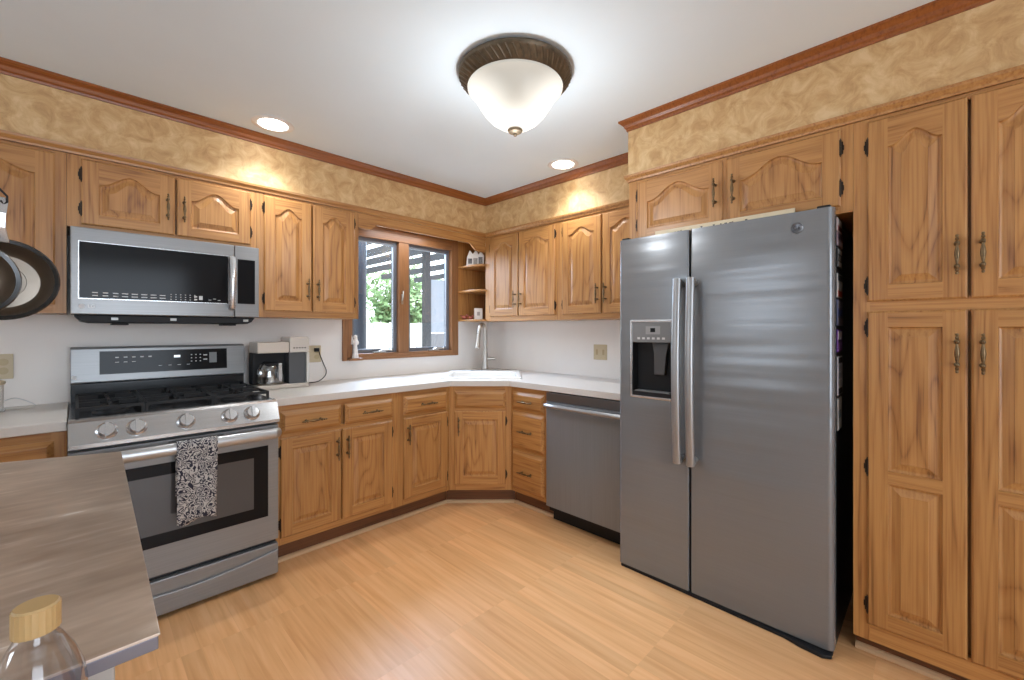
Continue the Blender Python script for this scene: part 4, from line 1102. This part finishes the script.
# things on the corner shelves
zt_ = ZU0+.470+.0175
cf2 = thing('photo_collage', 'white photo collage frame on the top corner shelf', 'picture frame', (-.300, -.165, zt_), math.radians(-42))
fp = [(-.075, 0), (.075, 0), (.080, .085), (.050, .125), (.030, .095), (.010, .140), (-.020, .100), (-.045, .135), (-.070, .070)]
MB().prism(fp, -.006, .006, 'y').build('frame', plain('white_frame', srgb(228,224,218), .5), cf2, bevel=.002)
ph = MB().box(-.060, -.025, -.0068, -.0062, .015, .060, 0).box(-.015, .022, -.0068, -.0062, .012, .065, 1).box(.030, .066, -.0068, -.0062, .014, .075, 0)
ph.build('photos', [plain('photo_dark', srgb(104,100,98), .4, noise=.5, nscale=80), plain('photo_pale', srgb(150,144,138), .4, noise=.4, nscale=90)], cf2)
zb_ = ZU0+.0175
pc = thing('picture_card', 'small white picture card leaning on the lowest corner shelf', 'card', (-.262, -.165, zb_), math.radians(-42))
cm = MB().box(-.036, .036, -.003, .003, 0, .100)
for i, p in enumerate(cm.v): cm.v[i] = (p[0], p[1]+p[2]*.12, p[2])
cm.build('card', plain('white_card', srgb(226,220,214), .6), pc)
ci = MB().box(-.012, .014, -.0040, -.0032, .035, .068)
for i, p in enumerate(ci.v): ci.v[i] = (p[0], p[1]+p[2]*.12, p[2])
ci.build('drawing', plain('card_print', srgb(168,158,152), .6), pc)
red = plain('red_ceramic', srgb(150, 74, 56), .35)
for x, y, s, lab in ((-.335, -.065, 1.0, 'small red bird ornament nearest the window on the lowest corner shelf'), (-.318, -.130, .85, 'small red bird ornament beside the picture card')):
    bd = thing('bird_ornament', lab, 'ornament', (x, y, zb_), math.radians(-40), 'bird ornaments on the lowest shelf')
    MB().sphere((0, 0, .018*s), .0178*s, sq=(1.35, .9, 1)).sphere((.022*s, 0, .036*s), .011*s).build('body', red, bd)
    MB().prism([(-.018*s, .022*s), (-.042*s, .034*s), (-.040*s, .042*s), (-.012*s, .032*s)], -.006*s, .006*s, 'y').build('tail', red, bd)
    MB().lathe([(.004*s, 0), (.0003, .010*s)], (.031*s, 0, .036*s), 'x', 8).build('beak', plain('ochre', srgb(190,140,60), .5), bd)

# ---------------------------------------------------------------- outside the window
structure(MB().box(-8, 14, .14, 16, -.12, -.02).build('ground', plain('pale_patio', srgb(214, 212, 206), .9, noise=.05)))
pg = thing('pergola', 'dark grey timber pergola over the patio outside the window', 'pergola', (1.34, 3.0, -.02))
beam = plain('grey_stained_timber', srgb(44, 49, 56), .7)
for x in (.45, 1.0, 1.5, 2.1, 2.95, 3.95, 5.0):
    MB().box(x-1.34-.035, x-1.34+.035, -2.7, 4.4, 2.62, 2.74).build('rafter', beam, pg)
MB().box(-.05, .05, -.05, .05, 0, 2.6195).build('post', plain('dark_post', srgb(26, 29, 35), .7), pg)
MB().box(1.9, 2.03, 1.40, 1.53, 0, 2.6195).build('post', beam, pg)
tag(MB().lathe([(.072, -.019), (.072, 2.7)], (-1.025, .55, 0), 'z', 16).build('post', plain('slate_blue_paint', srgb(24, 29, 38), .6), bevel=0), 'slate blue round post just outside the left window pane', 'post')
sc_ = thing('privacy_screen', 'grey privacy screen panel right of the dark pergola post', 'screen', (1.85, 3.5, -.02), math.radians(-20))
MB().box(-.06, .62, -.02, .02, .30, 1.22).build('panel', plain('grey_panel', srgb(98, 98, 102), .7), sc_, bevel=.004)
MB().box(-.06, .62, -.02, .02, 1.24, 2.2).build('upper_panel', plain('pale_panel', srgb(120, 126, 136), .7), sc_, bevel=.004)
MB().box(-.10, -.0605, -.025, .025, 0, 2.25).box(.6205, .66, -.025, .025, 0, 2.25).build('frame', beam, sc_)
fe = thing('picket_fence', 'white board fence at the back of the patio', 'fence', (2.0, 6.6, -.02))
wt = plain('white_fence_paint', srgb(232, 232, 230), .6)
bb = MB()
for k in range(46):
    x = -3.5+.2*k; bb.box(x, x+.17, 0, .02, .0, 1.45+(.02 if k % 2 else 0))
bb.build('boards', wt, fe)
MB().box(-3.55, 5.75, .0205, .06, .30, .40).box(-3.55, 5.75, .0205, .06, 1.10, 1.20).build('rails', wt, fe)
def foliage(n, c, rad, size, seed):
    rnd = random.Random(seed); mb = MB(); vs = []; fs = []
    for i in range(n):
        while True:
            p = Vector((rnd.uniform(-1,1), rnd.uniform(-1,1), rnd.uniform(-1,1)))
            if .25 < p.length < 1: break
        p = p*(.8+.25*math.sin(p.x*5+seed)*math.cos(p.z*6))
        q = Vector((p.x*rad[0]+c[0], p.y*rad[1]+c[1], p.z*rad[2]+c[2]))
        a = Vector((rnd.gauss(0,1), rnd.gauss(0,1), rnd.gauss(0,1))).normalized(); b2 = a.orthogonal().normalized()
        s = size*rnd.uniform(.6, 1.3); o = len(vs)
        vs += [q-a*s, q+b2*s*.5, q+a*s, q-b2*s*.5]; fs.append((o, o+1, o+2, o+3))
    return mb.add(vs, fs)
leaf = plain('light_green_leaf', srgb(134, 164, 118), .6, noise=.4, nscale=3)
leaf2 = plain('pale_leaf', srgb(150, 172, 134), .6, noise=.4, nscale=4)
for x, y, h, r, sd, lab in ((0.2, 8.6, 2.6, 2.1, 1, 'leafy green tree seen through the left window pane'), (4.6, 8.9, 2.3, 1.7, 2, 'leafy green tree seen through the right window pane')):
    t = thing('tree', lab, 'tree', (x, y, -.02), 0, 'trees behind the fence')
    MB().lathe([(.14, 0), (.11, .8), (.07, 2.2)], (0,0,0), 'z', 12).build('trunk', plain('bark', srgb(96, 84, 72), .9, noise=.3), t)
    foliage(5200, (0, 0, h-.4), (r, 1.2, 1.7), .11, sd).build('foliage', leaf, t, recalc=False)
for x, y, sd, lab in ((.35, 4.6, 5, 'low pale shrub on the patio below the left pane'), (2.2, 4.4, 6, 'low shrub below the grey screen panel')):
    t = thing('shrub', lab, 'shrub', (x, y, -.02), 0, 'patio shrubs')
    foliage(900, (0, 0, .42), (.55, .4, .42), .06, sd).build('foliage', leaf2, t, recalc=False)
    MB().tube([(0, 0, 0), (.03, 0, .3), (-.05, .02, .55)], .012, 6).build('stem', plain('shrub_stem', srgb(96, 84, 72), .9), t)
gp = thing('planter', 'tall grey planter box on the patio behind the left pane', 'planter', (.05, 3.9, -.02))
MB().prism([(-.26, -.26), (.26, -.26), (.26, .26), (-.26, .26)], 0, 1.12).build('box', plain('grey_planter', srgb(128, 136, 142), .7), gp, bevel=.01)
MB().box(-.29, .29, -.29, .29, 1.1205, 1.17).build('rim', plain('grey_planter_rim', srgb(112, 120, 126), .7), gp, bevel=.006)
